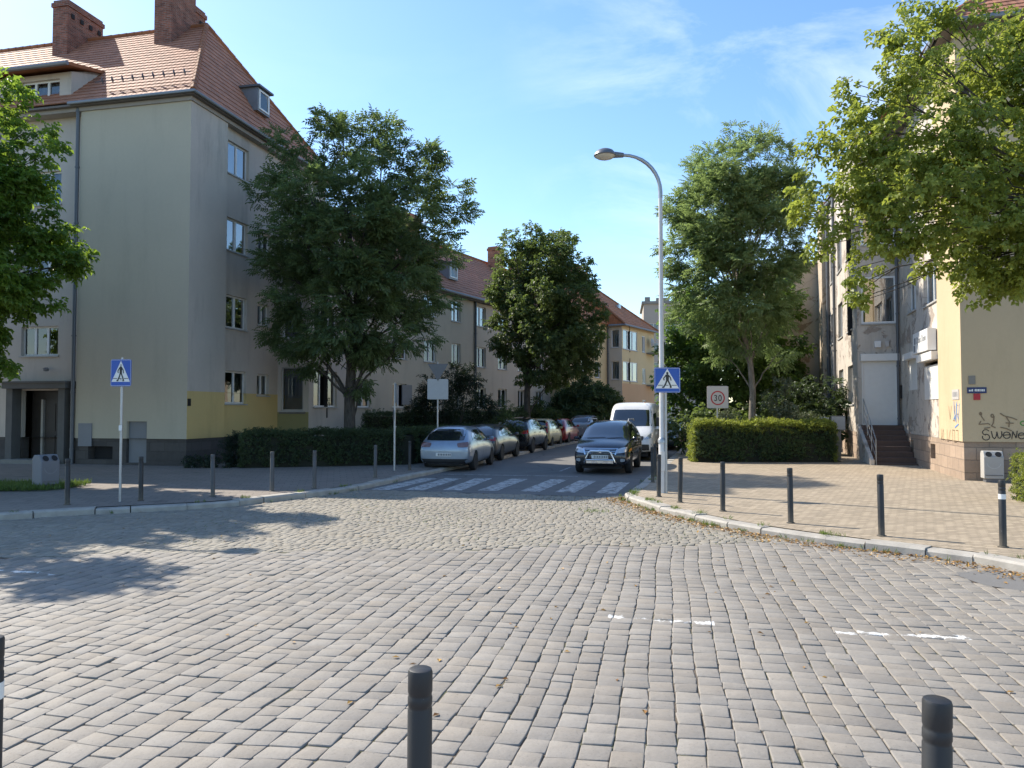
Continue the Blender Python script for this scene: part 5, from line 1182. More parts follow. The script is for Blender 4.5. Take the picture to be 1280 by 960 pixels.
def wheel(parent, x, y, r, wdt, rimmat='rim', spokes=5):
    s = 1 if y > 0 else -1; w = thing('wheel', (x, y, r)); w.parent = parent
    hw = wdt/2
    o = MB().lathe([(r*.62, -hw), (r*.93, -hw), (r, -hw*.6), (r, hw*.6), (r*.93, hw), (r*.62, hw)], 28, axis='y').build('tyre', M['black'], w, True)
    rm = MB().lathe([(r*.63, -hw*.9), (r*.63, -hw*.2*1), (r*.60, hw*.9)], 28, axis='y')
    rm = MB(); yy = s*hw*.75
    n = 24
    for k in range(n):
        a0, a1 = 2*math.pi*k/n, 2*math.pi*(k+1)/n
        for r0, r1, ya, yb in ((r*.64, r*.54, yy*1.1, yy*.9),): rm.face([(r0*math.cos(a0), ya, r0*math.sin(a0)), (r0*math.cos(a1), ya, r0*math.sin(a1)), (r1*math.cos(a1), yb, r1*math.sin(a1)), (r1*math.cos(a0), yb, r1*math.sin(a0))])
    for k in range(spokes):
        a = 2*math.pi*k/spokes; c, sn = math.cos(a), math.sin(a)
        rm.obox((-.035*sn*-1*0+r*.08*c-.03*-sn, yy*.72, r*.08*sn-.03*c), (r*.5*c, 0, r*.5*sn), (-.06*sn, 0, .06*c), (0, yy*.16, 0))
    rm.tube([(0, yy*.6, 0), (0, yy*.95, 0)], r*.16, 12); rm.build('rim', M[rimmat], w)
    bk = MB(); bk.face([(r*.6*math.cos(2*math.pi*k/n), yy*.35, r*.6*math.sin(2*math.pi*k/n)) for k in range(n)]); bk.build('brake_disc', M['plastic_black'], w)
    return w
def sym(mb, bvh, view, quad, **kw):
    patch(mb, bvh, view, quad, **kw); patch(mb, bvh, view, [(-x, z) for x, z in [quad[1], quad[0], quad[3], quad[2]]], **kw)
def one(bvh, view, quad, name, mat, parent, mirror=False, **kw):
    q = quad if not mirror else [(-x, z) for x, z in [quad[1], quad[0], quad[3], quad[2]]]
    return patch(MB(), bvh, view, q, **kw).build(name, M[mat], parent, True)
def car(name, kind, paint, loc, h, label, rear=None, front=None, wr=.31, wheels=None, cat='car', low='plastic_black', rimm='rim', lamp='taillamp', rails=False, back_away=True):
    L, W, H, st = ST[kind]; wheels = wheels or (-L*.29, L*.305)
    res, bvh = car_shell(kind, wheels, wr)
    c = thing(name, (loc[0], loc[1], .003), R(90)-h + (0 if back_away else math.pi), label, cat)
    res.materials.clear(); res.materials.append(M[paint]); res.materials.append(M['plastic_black'])
    body = link('body', res, None, c)
    for wx in wheels:
        for sd_ in (1, -1): wheel(c, wx, sd_*(W/2-.115), wr, .2, rimm)
    k = H/1.465; wt = W/1.755
    # floor pan so the body is closed underneath
    MB().box(-L/2+.25, -W/2+.28, .17, L/2-.3, W/2-.28, .30).build('underbody', M['black'], c)
    G = [s_ for s_ in st]; f = lambda x, i: float(np.interp(x, [s_[0] for s_ in st], [s_[i] for s_ in st]))
    mp = lambda a: [(x*1.0, z) for x, z in a]
    # glazing
    xs = [s_[0] for s_ in st]
    rx0, rx1, fx0, fx1 = xs[2], xs[4], xs[6], xs[8]
    zr0, zr1 = f(rx0, 5), f(rx1, 5); zf0, zf1 = f(fx1, 5), f(fx0, 5); wr0, wr1 = f(rx0, 6), f(rx1, 6); wf0, wf1 = f(fx1, 6), f(fx0, 6)
    if kind != 'van':
        one(bvh, 'rear', [(wr0*.98, zr0-.03), (-wr0*.98, zr0-.03), (-wr1*1.0, zr1-.075), (wr1*1.0, zr1-.075)], 'rear_window', 'carglass', c, rnd=.22, nu=14, nv=8)
        one(bvh, 'front', [(-wf0*1.02, zf0+.02), (wf0*1.02, zf0+.02), (wf1*.96, zf1-.03), (-wf1*.96, zf1-.03)], 'windscreen', 'carglass', c, rnd=.12, nu=14, nv=8)
        zb0 = lambda x: f(x, 3)+.035; zt0 = lambda x: f(x, 5)-.115
        mids = [(rx1-.28, rx1+.18, 'q'), (rx1+.24, -.22*L/4.4, 'r'), (-.14*L/4.4, fx0+.42, 'f')]
        for view, s in (('left', 1), ('right', -1)):
            for a, b, t_ in mids:
                ql = zt0(a) if t_ != 'q' else max(zb0(a)+.03, zt0(a)-.14); qr = zt0(b) if t_ != 'f' else max(zb0(b)+.05, zt0(b))
                one(bvh, view, [(a, zb0(a)), (b+(.24 if t_ == 'f' else 0), zb0(b)), (b-(.12 if t_ == 'f' else 0), zt0(b-.12) if t_ == 'f' else qr), (a+(.05 if t_ == 'q' else 0), ql)], 'side_window', 'carglass', c, rnd=.12, nu=10, nv=5)
            for a in (rx1+.21, -.18*L/4.4, fx0+.62):
                one(bvh, view, [(a-.006, .32), (a+.006, .32), (a+.006, f(a, 3)), (a-.006, f(a, 3))], 'door_gap', 'black', c, rnd=0, nu=1, nv=8, off=.003)
            for a in (rx1+.35, -.02):
                one(bvh, view, [(a, f(a, 3)-.13), (a+.17, f(a, 3)-.13), (a+.17, f(a, 3)-.095), (a, f(a, 3)-.095)], 'door_handle', paint if low != 'plastic_black' else 'plastic_black', c, rnd=.5, nu=4, nv=2, off=.022)
            one(bvh, view, [(wheels[0]+wr+.1, .25), (wheels[1]-wr-.1, .25), (wheels[1]-wr-.1, .34), (wheels[0]+wr+.1, .34)], 'sill_trim', low, c, rnd=.1, nu=10, nv=2, off=.008)
    for sd_ in (1, -1):
        mx_, mz, my = fx1-.32, f(fx1, 3)+.1, W/2+.06
        mm = MB(); mm.lathe([(.03, -.05), (.085, -.04), (.095, .02), (.06, .07)], 12, (mx_, sd_*my, mz), axis='z'); mm.tube([(mx_, sd_*(W/2-.12), mz-.03), (mx_, sd_*my, mz-.02)], .025, 6)
        mm.build('mirror', M[paint], c, True)
    return c, body, bvh
def tail(c, bvh, kind, lamps, win_plate, lamp='taillamp', bumper=None, bumat='plastic_black', paint=None, plate=True):
    for q in lamps:
        for m in (False, True): one(bvh, 'rear', q, 'tail_light', lamp, c, m, rnd=.35, nu=8, nv=5, off=.012)
    if bumper:
        for q, mt in bumper: one(bvh, 'rear', q, 'bumper', mt, c, rnd=.12, nu=14, nv=3, off=.016)
    if plate:
        y, z = win_plate; p = one(bvh, 'rear', [(.26, z-.055), (-.26, z-.055), (-.26, z+.055), (.26, z+.055)], 'licence_plate', 'plate', c, rnd=.05, nu=6, nv=2, off=.03)
        mb = MB(); r = random.Random(int(z*1000)+len(lamps)); x0 = .19; hx = bvh.ray_cast(Vector((-6, 0, z)), Vector((1, 0, 0)))[0].x-.034
        while x0 > -.2:
            wch = r.uniform(.03, .045); mb.box(hx-.002, x0-wch, z-.035, hx, x0, z+.035); x0 -= wch+.02
        mb.build('plate_marks', M['lampgrey'], p)
# ---- paints
PN = {'silver_blue': ((.30,.355,.43), .55, .3), 'graphite': ((.075,.078,.08), .5, .32), 'black_car': ((.012,.013,.016), .3, .25), 'cream_car': ((.56,.46,.21), 0, .4), 'red_car': ((.42,.02,.02), .1, .3), 'silver_car': ((.45,.47,.5), .5, .32), 'navy': ((.011,.014,.026), .3, .22), 'white_van': ((.74,.74,.73), 0, .4), 'darkgreen': ((.03,.045,.045), .3, .3), 'darkblue': ((.02,.03,.06), .3, .3)}
for k, (c_, me_, ro_) in PN.items(): M[k] = paint_mat(k, c_, me_, ro_)
def spot(xr, Y, hh, W, L, rear=True):
    """centre of a car whose right rear (or near) corner stands at xr, Y"""
    d = Vector((math.sin(hh), math.cos(hh))); n = Vector((-d.y, d.x)); return Vector((xr, Y))+n*(W/2)+d*(L/2)
hA = R(10.5)
# silver hatchback, seen from behind
p = spot(-1.36, 24.9, hA, 1.755, 4.42); c, b, bv = car('parked_car', 'hatch', 'silver_blue', p, hA, 'silver blue hatchback parked nearest on the left, rear towards us beside the zebra crossing', low='silver_blue')
tail(c, bv, 'hatch', [[(.80,.80),(.46,.79),(.42,.93),(.78,.97)]], (0, .56), 'taillamp_clear', [([(.84,.27),(-.84,.27),(-.80,.42),(.80,.42)], 'plastic_black'), ([(.80,.66),(-.80,.66),(-.80,.70),(.80,.70)], 'silver_blue')])
MB().tube([(-1.5, 0, 1.46), (-1.75, 0, 1.66)], .008, 5).build('aerial', M['black'], c)
p = spot(-.58, 29.9, R(13.5), 1.76, 4.5); c, b, bv = car('parked_car', 'wagon', 'graphite', p, R(13.5), 'dark grey saloon parked directly in front of the silver hatchback on the left', low='graphite')
tail(c, bv, 'wagon', [[(.80,.80),(.50,.79),(.50,.92),(.78,.95)]], (0, .72))
p = spot(.78, 35.4, R(15.5), 1.84, 4.5); c, b, bv = car('parked_car', 'suv', 'black_car', p, R(15.5), 'black off road car with red tail lights, third in the left parked row', wr=.35)
tail(c, bv, 'suv', [[(.86,.92),(.52,.90),(.50,1.02),(.84,1.10)]], (0, .82), 'taillamp', [([(.88,.32),(-.88,.32),(-.86,.56),(.86,.56)], 'plastic_black')])
p = spot(1.98, 40.4, R(16), 1.6, 3.55); c, b, bv = car('parked_car', 'box', 'cream_car', p, R(16), 'small upright cream coloured car between the black and the red car', wr=.28)
tail(c, bv, 'box', [[(.72,.80),(.60,.80),(.55,1.36),(.64,1.38)]], (0, .70), 'taillamp', [([(.74,.30),(-.74,.30),(-.74,.5),(.74,.5)], 'plastic_black')])
p = spot(3.15, 44.4, R(16.5), 1.755, 4.2); c, b, bv = car('parked_car', 'hatch', 'red_car', p, R(16.5), 'dark red hatchback parked ahead of the small cream car', low='red_car')
c.scale = (1, 1, 1.05); tail(c, bv, 'hatch', [[(.80,.80),(.52,.79),(.48,.96),(.78,.99)]], (0, .56), 'taillamp', [])
p = spot(5.3, 50.8, R(20), 1.755, 4.42); c, b, bv = car('parked_car', 'suv', 'silver_car', p, R(20), 'silver car farthest along the left parked row, partly behind the dark people carrier', wr=.34)
tail(c, bv, 'suv', [[(.86,.92),(.56,.90),(.54,1.02),(.84,1.10)]], (0, .82))
# dark people carrier facing us with a bull bar
hB = R(15); d = Vector((math.sin(hB), math.cos(hB))); n = Vector((d.y, -d.x))
fc = Vector((2.74, 23.95)); p = fc + d*2.2; c, b, bv = car('parked_car', 'mpv', 'navy', p, hB, 'dark blue people carrier with chrome bull bar parked facing us on the right', wr=.325, back_away=False)
for m in (False, True): 
    hl = one(bv, 'front', [(.50,.655),(.80,.70),(.80,.86),(.56,.81)], 'headlight', 'headlamp', c, m, rnd=.35, nu=8, nv=5, off=.012)
    one(bv, 'front', [(.62,.40),(.76,.42),(.76,.50),(.62,.50)], 'fog_light', 'headlamp', c, m, rnd=.5, nu=5, nv=3, off=.014)
    one(bv, 'front', [(.45,.62),(.49,.62),(.56,.79),(.50,.79)], 'grille_trim', 'chrome', c, m, rnd=0, nu=2, nv=4, off=.02)
    one(bv, 'front', [(.84,.70),(.88,.71),(.88,.80),(.85,.80)], 'indicator', 'orange_lamp', c, m, rnd=.3, nu=3, nv=3, off=.012)
one(bv, 'front', [(-.46,.62),(.46,.62),(.50,.79),(-.50,.79)], 'grille', 'plastic_black', c, rnd=.1, nu=12, nv=4, off=.010)
mb = MB()
for z in (.665, .715, .765): patch(mb, bv, 'front', [(-.47,z-.008),(.47,z-.008),(.48,z+.008),(-.48,z+.008)], off=.018, rnd=0, nu=12, nv=1)
patch(mb, bv, 'front', [(-.55,.795),(.55,.795),(.56,.815),(-.56,.815)], off=.02, rnd=0, nu=12, nv=1); mb.build('grille_bars', M['chrome'], c, True)
one(bv, 'front', [(-.82,.27),(.82,.27),(.80,.52),(-.80,.52)], 'bumper', 'plastic_black', c, rnd=.15, nu=14, nv=4, off=.01)
ex = bv.ray_cast(Vector((6, 0, .72)), Vector((-1, 0, 0)))[0].x
em = MB().lathe([(.066, 0), (.066, .018), (.054, .022), (.050, .012)], 24, (0, 0, 0), axis='y')
eo = em.build('emblem', M['chrome'], c, True); eo.location = (ex+.02, 0, .72); eo.rotation_euler = (0, 0, R(-90)); 
le = MB(); fr = lambda a, b_, k: (ex+.038+k, a, .72+b_)
for pl_ in ([(-.03,.045),(0,.006),(.03,.045)], [(-.048,.02),(-.024,-.042),(0,-.004),(.024,-.042),(.048,.02)]): strokes(le, pl_, .011, fr)
le.build('emblem', M['chrome'], c)
pl_ = MB().box(ex+.075, -.26, .50, ex+.09, .26, .61).build('licence_plate', M['plate'], c); mb = MB(); r = random.Random(4); y = -.19
while y < .2: wch = r.uniform(.03, .045); mb.box(ex+.0905, y, .52, ex+.092, y+wch, .59); y += wch+.02
mb.build('plate_marks', M['lampgrey'], pl_)
bb = MB(); X = ex+.14
bb.tube([(X-.12,-.50,.36),(X,-.47,.40),(X,-.40,.56),(X,-.34,.70),(X,-.28,.735),(X,.28,.735),(X,.34,.70),(X,.40,.56),(X,.47,.40),(X-.12,.50,.36)], .032, 10); bb.tube([(X,-.44,.46),(X,.44,.46)], .026, 10)
bb.box(X-.02, -.42, .36, X+.01, .42, .44)
for k in range(6): bb.tube([(X+.012, -.32+k*.128, .40), (X+.016, -.32+k*.128, .40)], .035, 8)
bb.build('bull_bar', M['chrome'], c, True)
for s in (1, -1): MB().tube([(-1.5, s*.66, 1.63), (-1.45, s*.66, 1.70), (.2, s*.67, 1.71), (.35, s*.67, 1.62)], .02, 8).build('roof_rail', M['galv'], c, True)
wp_ = MB(); patch(wp_, bv, 'front', [(-.55,1.10),(.05,1.12),(.05,1.13),(-.55,1.11)], off=.02, rnd=0, nu=6, nv=1); patch(wp_, bv, 'front', [(.1,1.10),(.6,1.12),(.6,1.13),(.1,1.11)], off=.02, rnd=0, nu=6, nv=1); wp_.build('wipers', M['black'], c)
# white van behind it
fc = Vector((4.6, 30.4)); p = fc + d*2.78; c, b, bv = car('parked_van', 'van', 'white_van', p, hB, 'tall white panel van parked behind the dark people carrier, facing us', wr=.35, cat='van', back_away=False, wheels=(-1.75, 1.85))
one(bv, 'front', [(-.88,1.36),(.88,1.36),(.80,2.03),(-.80,2.03)], 'windscreen', 'carglass', c, rnd=.14, nu=14, nv=8)
for m in (False, True): one(bv, 'front', [(.60,.84),(.90,.90),(.93,1.14),(.74,1.02)], 'headlight', 'headlamp', c, m, rnd=.35, nu=8, nv=5, off=.012)
one(bv, 'front', [(-.56,.80),(.56,.80),(.60,.98),(-.60,.98)], 'grille', 'plastic_black', c, rnd=.2, nu=10, nv=4, off=.012)
one(bv, 'front', [(-.92,.36),(.92,.36),(.92,.66),(-.92,.66)], 'bumper', 'plastic_black', c, rnd=.12, nu=14, nv=4, off=.012)
for v_, s in (('left', 1), ('right', -1)):
    one(bv, v_, [(.75,1.36),(1.75,1.34),(1.45,1.86),(.78,1.92)], 'side_window', 'carglass', c, rnd=.2, nu=8, nv=5)
    for a in (.62, 1.85, -1.0): one(bv, v_, [(a-.006,.42),(a+.006,.42),(a+.006,2.0),(a-.006,2.0)], 'door_gap', 'black', c, rnd=0, nu=1, nv=10, off=.003)
    one(bv, v_, [(-1.25,.62),(1.35,.62),(1.35,.74),(-1.25,.74)], 'side_trim', 'plastic_black', c, rnd=.1, nu=10, nv=2, off=.012)
    MB().box(1.62, s*1.05-.05, 1.34, 1.76, s*1.14+.05, 1.72).build('mirror', M['plastic_black'], c, bevel=.03)
MB().lathe([(.03, 0), (.028, .02), (.01, .03)], 10, (1.1, .5, 2.31)).build('roof_light', M['orange_lamp'], c)
# cars further up on the right
p = Vector(ss(22.6, 2.25)); p, hh = street(23.4, 2.5)
c, b, bv = car('parked_car', 'hatch', 'darkgreen', p, hh, 'dark green car seen between the lamp post and the right hedge, nearer of two', back_away=False, low='darkgreen')
for m in (False, True): one(bv, 'front', [(.46,.60),(.76,.66),(.74,.80),(.50,.72)], 'headlight', 'headlamp', c, m, rnd=.3, nu=8, nv=4, off=.012)
one(bv, 'front', [(-.36,.56),(.36,.56),(.40,.66),(-.40,.66)], 'grille', 'plastic_black', c, rnd=.2, nu=8, nv=3, off=.012)
p, hh = street(28.8, 3.3)
c, b, bv = car('parked_car', 'suv', 'darkblue', p, hh, 'dark blue taller car behind the dark green one, left of the right hedge', back_away=False, wr=.35)
for m in (False, True): one(bv, 'front', [(.52,.78),(.82,.84),(.80,.98),(.56,.90)], 'headlight', 'headlamp', c, m, rnd=.3, nu=8, nv=4, off=.012)
one(bv, 'front', [(-.45,.62),(.45,.62),(.45,.80),(-.45,.80)], 'grille', 'plastic_black', c, rnd=.2, nu=8, nv=3, off=.012)
p, hh = street(30.5, 5.6)
c, b, bv = car('parked_car', 'hatch', 'silver_car', p, hh, 'pale car of which only the roof shows over the right hedge', back_away=False, low='silver_car'); c.scale = (1, 1, 1.12)
# ================================================================ street furniture
def bollard_mesh(mat, band):
    th = thing('bollard', (0, 0, 0)); r = .046; H = .92
    mb = MB().lathe([(r, -.1), (r, H-.15), (r*.95, H-.145), (r*.95, H-.135), (r, H-.13), (r, H-.105), (r*.95, H-.10), (r*.95, H-.09), (r, H-.085), (r, H-.012), (r*.93, H-.003), (r*.8, H)], 20)
    mb.build('post', M[mat], th, True)
    MB().lathe([(r*1.5, -.0), (r*1.5, .012), (r*1.02, .02)], 20).build('collar', M[mat], th, True)
    if band: MB().lathe([(r+.0015, H-.26), (r+.0015, H-.19)], 20).build('reflective_band', M['refl'], th, True)
    return th
B_SPOTS = [  # pixel x, pixel base y, tilt, grey?, band?, label
    (84,631,.0,0,0,'dark bollard on the left pavement beside the grey litter bin'),
    (176,626,.01,0,0,'dark bollard just right of the left pedestrian crossing sign'),
    (266,621,.012,1,0,'grey bollard between the left crossing sign and the clipped hedge corner'),
    (340,614,.01,1,0,'grey bollard on the lit strip in front of the clipped hedge'),
    (393,611,.0,1,0,'grey bollard nearest the left end of the zebra crossing'),
    (469,597.5,.0,1,0,'shaded bollard beside the hedge at the far left of the zebra crossing'),
    (512,588,.0,0,0,'small shaded bollard behind the silver hatchback by the hedge'),
    (816,603,.0,0,0,'dark bollard close to the kerb, left of the lamp post'),
    (819,596,.0,0,0,'farther dark bollard almost hidden behind the one left of the lamp post'),
    (823.5,621,.008,0,0,'dark bollard touching the lamp post base in the picture, in front of it'),
    (850,628,-.02,0,0,'black bollard first to the right of the lamp post'),
    (903.5,639,-.006,0,0,'black bollard between the lamp post and the house steps'),
    (988.5,654,-.006,0,0,'black bollard in front of the right hand hedge'),
    (1102,670,.0,0,0,'black bollard in front of the brown house steps'),
    (1254,684,.0,0,1,'black bollard with a white reflective band beside the small right hedge')]
protos = {}
for i, (px, py, tilt, grey, band, lab) in enumerate(B_SPOTS):
    k = (grey, band); p = gp(px, py, .118)
    if k not in protos: o = protos[k] = bollard_mesh('bollard_grey' if grey else 'bollard', band)
    else: o = copy_tree(protos[k])
    o.location = p; o.rotation_euler = (random.uniform(-.012, .012), tilt, random.uniform(0, 6)); tag(o, lab, 'bollard', 'bollards lining the pavements')
for (X, Y, band, lab) in [(-.349, 2.92, 0, 'nearest dark bollard at the bottom centre of the picture'), (1.405, 2.61, 0, 'nearest black bollard at the bottom right corner'), (-2.21, 3.30, 1, 'near bollard with white band cut by the left edge')]:
    o = copy_tree(protos[(0, band)]) if (0, band) in protos else bollard_mesh('bollard', band)
    o.location = (X, Y, .118); o.rotation_euler = (0, .02 if X > -1 else .0, random.uniform(0, 6)); tag(o, lab, 'bollard', 'bollards lining the pavements')
# ---------------------------------------------------------------- lamps
def street_lamp(loc, lab, rz=0):
    th = thing('street_lamp', loc, rz, lab, 'street lamp', 'street lamps')
    MB().tube([(0,0,-.1),(0,0,1.15),(0,0,1.2),(0,0,6.8)], [.085,.08,.062,.046], 16).build('pole', M['polelight'], th, True)
    cap = MB().lathe([(.10, 1.14), (.10, 1.2), (.07, 1.26)], 16).build('collar', M['galv'], th, True)
    pa = [(0, 0, 6.8)] + [(-.85+.85*math.cos(a), 0, 6.95+.85*math.sin(a)) for a in [k*R(90)/9 for k in range(0, 10)]] + [(-1.0, 0, 7.80)]
    MB().tube(pa, [.05]*2+[.045]*6+[.038]*(len(pa)-8), 12).build('arm', M['galv'], th, True)
    hd = MB()
    for (rx, z) in []: pass
    prof = [(.02, .15), (.10, .14), (.19, .10), (.245, .03), (.26, -.01), (.245, -.03)]
    hd.lathe(prof[::-1], 24, (-1.28, 0, 7.80)).tube([(-.85, 0, 7.80), (-1.08, 0, 7.81)], [.055, .075], 10)
    head = hd.build('lamp_head', M['lampgrey'], th, True)
    MB().lathe([(.02, -.10), (.10, -.095), (.18, -.07), (.235, -.031)], 24, (-1.28, 0, 7.80)).build('lens', M['lens'], head, True)
    MB().box(-.045, -.098, .5, .045, -.078, .95).build('service_door', M['polelight'], th)
    return th
LP = gp(828, 616, .118)
street_lamp(LP, 'tall pale curved street lamp on the right pavement by the crossing sign')
street_lamp((-12.55, 16.3, .118), 'street lamp standing beyond the left edge, its shadow lying on the setts', R(180))
# ---------------------------------------------------------------- signs
def pole(th, h, r=.03, mat='galv'): return MB().tube([(0,0,-.1),(0,0,h)], r, 12).build('pole', M[mat], th, True)
def clamps(th, zs, r=.036):
    mb = MB()
    for z in zs: mb.tube([(0, 0, z), (0, 0, z+.04)], r, 10).box(-.02, -r-.02, z, .02, -r, z+.04)
    mb.build('clamp', M['galv'], th)
def panel_rr(mb, w, h, y0, y1, zc, rad=.04):
    pts = []
    for cx, cz, a0 in ((w/2-rad, h/2-rad, 0), (-w/2+rad, h/2-rad, 90), (-w/2+rad, -h/2+rad, 180), (w/2-rad, -h/2+rad, 270)):
        for k in range(5): a = R(a0+k*22.5); pts.append((cx+rad*math.cos(a), cz+rad*math.sin(a)))
    n = len(pts); vs = [(x, y0, zc+z) for x, z in pts]+[(x, y1, zc+z) for x, z in pts]
    mb.raw(vs, [tuple(range(n)), tuple(reversed(range(n, 2*n)))]+[(i, n+i, n+(i+1) % n, (i+1) % n) for i in range(n)])
def crossing_sign(th, zc, y=-.06, w=.6, h=.6, parent=None):
    """blue square, white triangle, walking figure on a crossing line; faces local -y"""
    mb = MB(); panel_rr(mb, w, h, y, y+.012, zc); s = mb.build('sign_board', M['signblue'], th)
    bk = MB(); panel_rr(bk, w-.02, h-.02, y+.0125, y+.02, zc); bk.build('sign_back', M['signback'], s)
    fr = lambda a, b, k: (a*w/.6, y-.0015-k, zc+b*h/.6)
    ed = MB()
    for p, q in (((-.285,-.285),(.285,-.285)),((.285,-.285),(.285,.285)),((.285,.285),(-.285,.285)),((-.285,.285),(-.285,-.285))): strokes(ed, [p, q], .006, fr)
    ed.build('border', M['signwhite'], s)
    MB().face([fr(-.27, -.2, 0), fr(.27, -.2, 0), fr(0, .27, 0)]).build('triangle', M['signwhite'], s)
    f = MB(); n = 14
    f.face([fr(.0+.027*math.cos(2*math.pi*k/n), .165+.03*math.sin(2*math.pi*k/n), .003) for k in range(n)])
    f.face([fr(-.038, .125, .0032), fr(-.030, -.015, .0032), (fr(.035, -.015, .0032)), fr(.04, .125, .0032), fr(.02, .135, .0032), fr(-.02, .135, .0032)])
    for w_, pts in ((.034, [(-.012,-.01),(-.04,-.09),(-.085,-.17),(-.11,-.172)]), (.034, [(.015,-.01),(.05,-.085),(.085,-.17),(.065,-.172)]), (.024, [(-.03,.115),(-.085,.04),(-.075,-.0)]), (.024, [(.03,.115),(.072,.055),(.085,-.005)])):
        strokes(f, pts, w_, fr, .0036+.0012*w_)
    for a, b in ((-.215, -.105), (-.06, .02), (.1, .215)): strokes(f, [(a, -.125), (b, -.125)], .014, fr, .0028)
    f.build('walking_figure', M['signblack'], s); return s
p = gp(150, 627, .118)
th = thing('crossing_sign', p, R(-8), 'blue pedestrian crossing sign on a thin pole at left, standing near the litter bin', 'road sign', 'pedestrian crossing signs')
pole(th, 2.98, .027); crossing_sign(th, 2.66, -.045, .46, .56); clamps(th, (2.5, 2.8), .03)
st_ = MB(); panel_rr(st_, .07, .11, -.034, -.031, 1.52, .01); st_.build('sticker', M['signwhite'], th)
p = gp(833, 616.5, .118)
th = thing('crossing_sign', p, R(4), 'blue pedestrian crossing sign on its own pole right beside the tall lamp post', 'road sign', 'pedestrian crossing signs')
pole(th, 2.85, .028); s_ = crossing_sign(th, 2.57, -.14, .6, .57)
MB().box(-.02, -.12, 2.42, .02, -.02, 2.46).box(-.02, -.12, 2.68, .02, -.02, 2.72).build('bracket', M['galv'], th)
p = at(897, 540, 29.4); th = thing('zone_sign', (p.x, 29.4, .12), R(2), 'square pale speed zone sign reading 30 in a red ring above the right hedge', 'road sign')
pole(th, 2.5, .03); zc = at(897.5, 496.5, 29.35).z-.12
mb = MB(); panel_rr(mb, .82, .84, -.06, -.045, zc); sb = mb.build('sign_board', M['signcream'], th)
mb = MB(); ring = lambda r_, n=36: [(r_*math.cos(2*math.pi*k/n), r_*math.sin(2*math.pi*k/n)) for k in range(n)]
o_, i_ = ring(.275), ring(.225)
for k in range(36):
    k2 = (k+1) % 36; mb.face([(o_[k][0], -.064, zc-.03+o_[k][1]), (o_[k2][0], -.064, zc-.03+o_[k2][1]), (i_[k2][0], -.064, zc-.03+i_[k2][1]), (i_[k][0], -.064, zc-.03+i_[k][1])])
mb.build('red_ring', M['signred'], sb)
def put_text(txt, size, mat, parent, fr_origin, ex, ez, nm='lettering', bold=0.0, sx=1.0):
    me = text_mesh(txt, size, .0015)
    ex, ez = Vector(ex).normalized(), Vector(ez).normalized(); n = ex.cross(ez)
    Mx = Matrix(((ex.x*sx, ez.x, n.x, fr_origin[0]), (ex.y*sx, ez.y, n.y, fr_origin[1]), (ex.z*sx, ez.z, n.z, fr_origin[2]), (0, 0, 0, 1)))
    me.transform(Mx); return link(nm, me, M[mat], parent)
def text_bold(txt, size, mat, parent, o, ex, ez, nm='lettering', sx=1.0):
    a = put_text(txt, size, mat, parent, o, ex, ez, nm, sx=sx); return a
dg = MB()   # bolder strokes of the digits
seg3 = [(-.125,.085),(-.09,.105),(-.05,.09),(-.045,.045),(-.08,.01),(-.045,-.03),(-.045,-.08),(-.085,-.105),(-.13,-.08)]
fr = lambda a, b, k: (a, -.0665-k, zc-.03+b)
strokes(dg, seg3, .034, fr); oo = [(.085+.05*math.cos(R(t)), .105*math.sin(R(t))) for t in range(0, 361, 30)]
strokes(dg, oo, .034, fr); dg.build('lettering', M['signblack'], sb)
MB().box(-.36, -.045, zc+.4, .36, -.03, zc+.43).build('top_rail', M['signback'], sb)
# sign backs on the left
Y = 26.9; p = at(547, 540, Y); th = thing('road_sign', (p.x, Y, .12), R(10), 'grey backs of a yield triangle and a square sign on one pole above the hedge', 'road sign')
pole(th, at(547, 452, Y).z-.12, .03)
zc = at(547, 486.5, Y).z-.12; w = 26/F*Y; mb = MB(); panel_rr(mb, w, w*.98, -.05, -.035, zc); mb.build('square_back', M['signback'], th)
zt = at(547, 462, Y).z-.12; mb = MB(); tw = .36
mb.raw([(-tw, -.05, zt+.2), (tw, -.05, zt+.2), (0, -.05, zt-.42), (-tw, -.035, zt+.2), (tw, -.035, zt+.2), (0, -.035, zt-.42)], [(0,1,2),(5,4,3),(0,3,4,1),(1,4,5,2),(2,5,3,0)]); mb.build('triangle_back', M['pipe'], th)
p = gp(493, 588, .118); th = thing('road_sign', p, R(97), 'sign pole seen edge on beside the hedge, left of the silver hatchback', 'road sign')
pole(th, 2.75, .032); mb = MB(); panel_rr(mb, .6, .6, -.05, -.037, 2.42); mb.build('sign_board', M['signback'], th); clamps(th, (1.35, 2.3, 2.55))
mb = MB(); panel_rr(mb, .4, .3, .034, .046, 1.75); mb.build('lower_plate', M['pipe'], th)
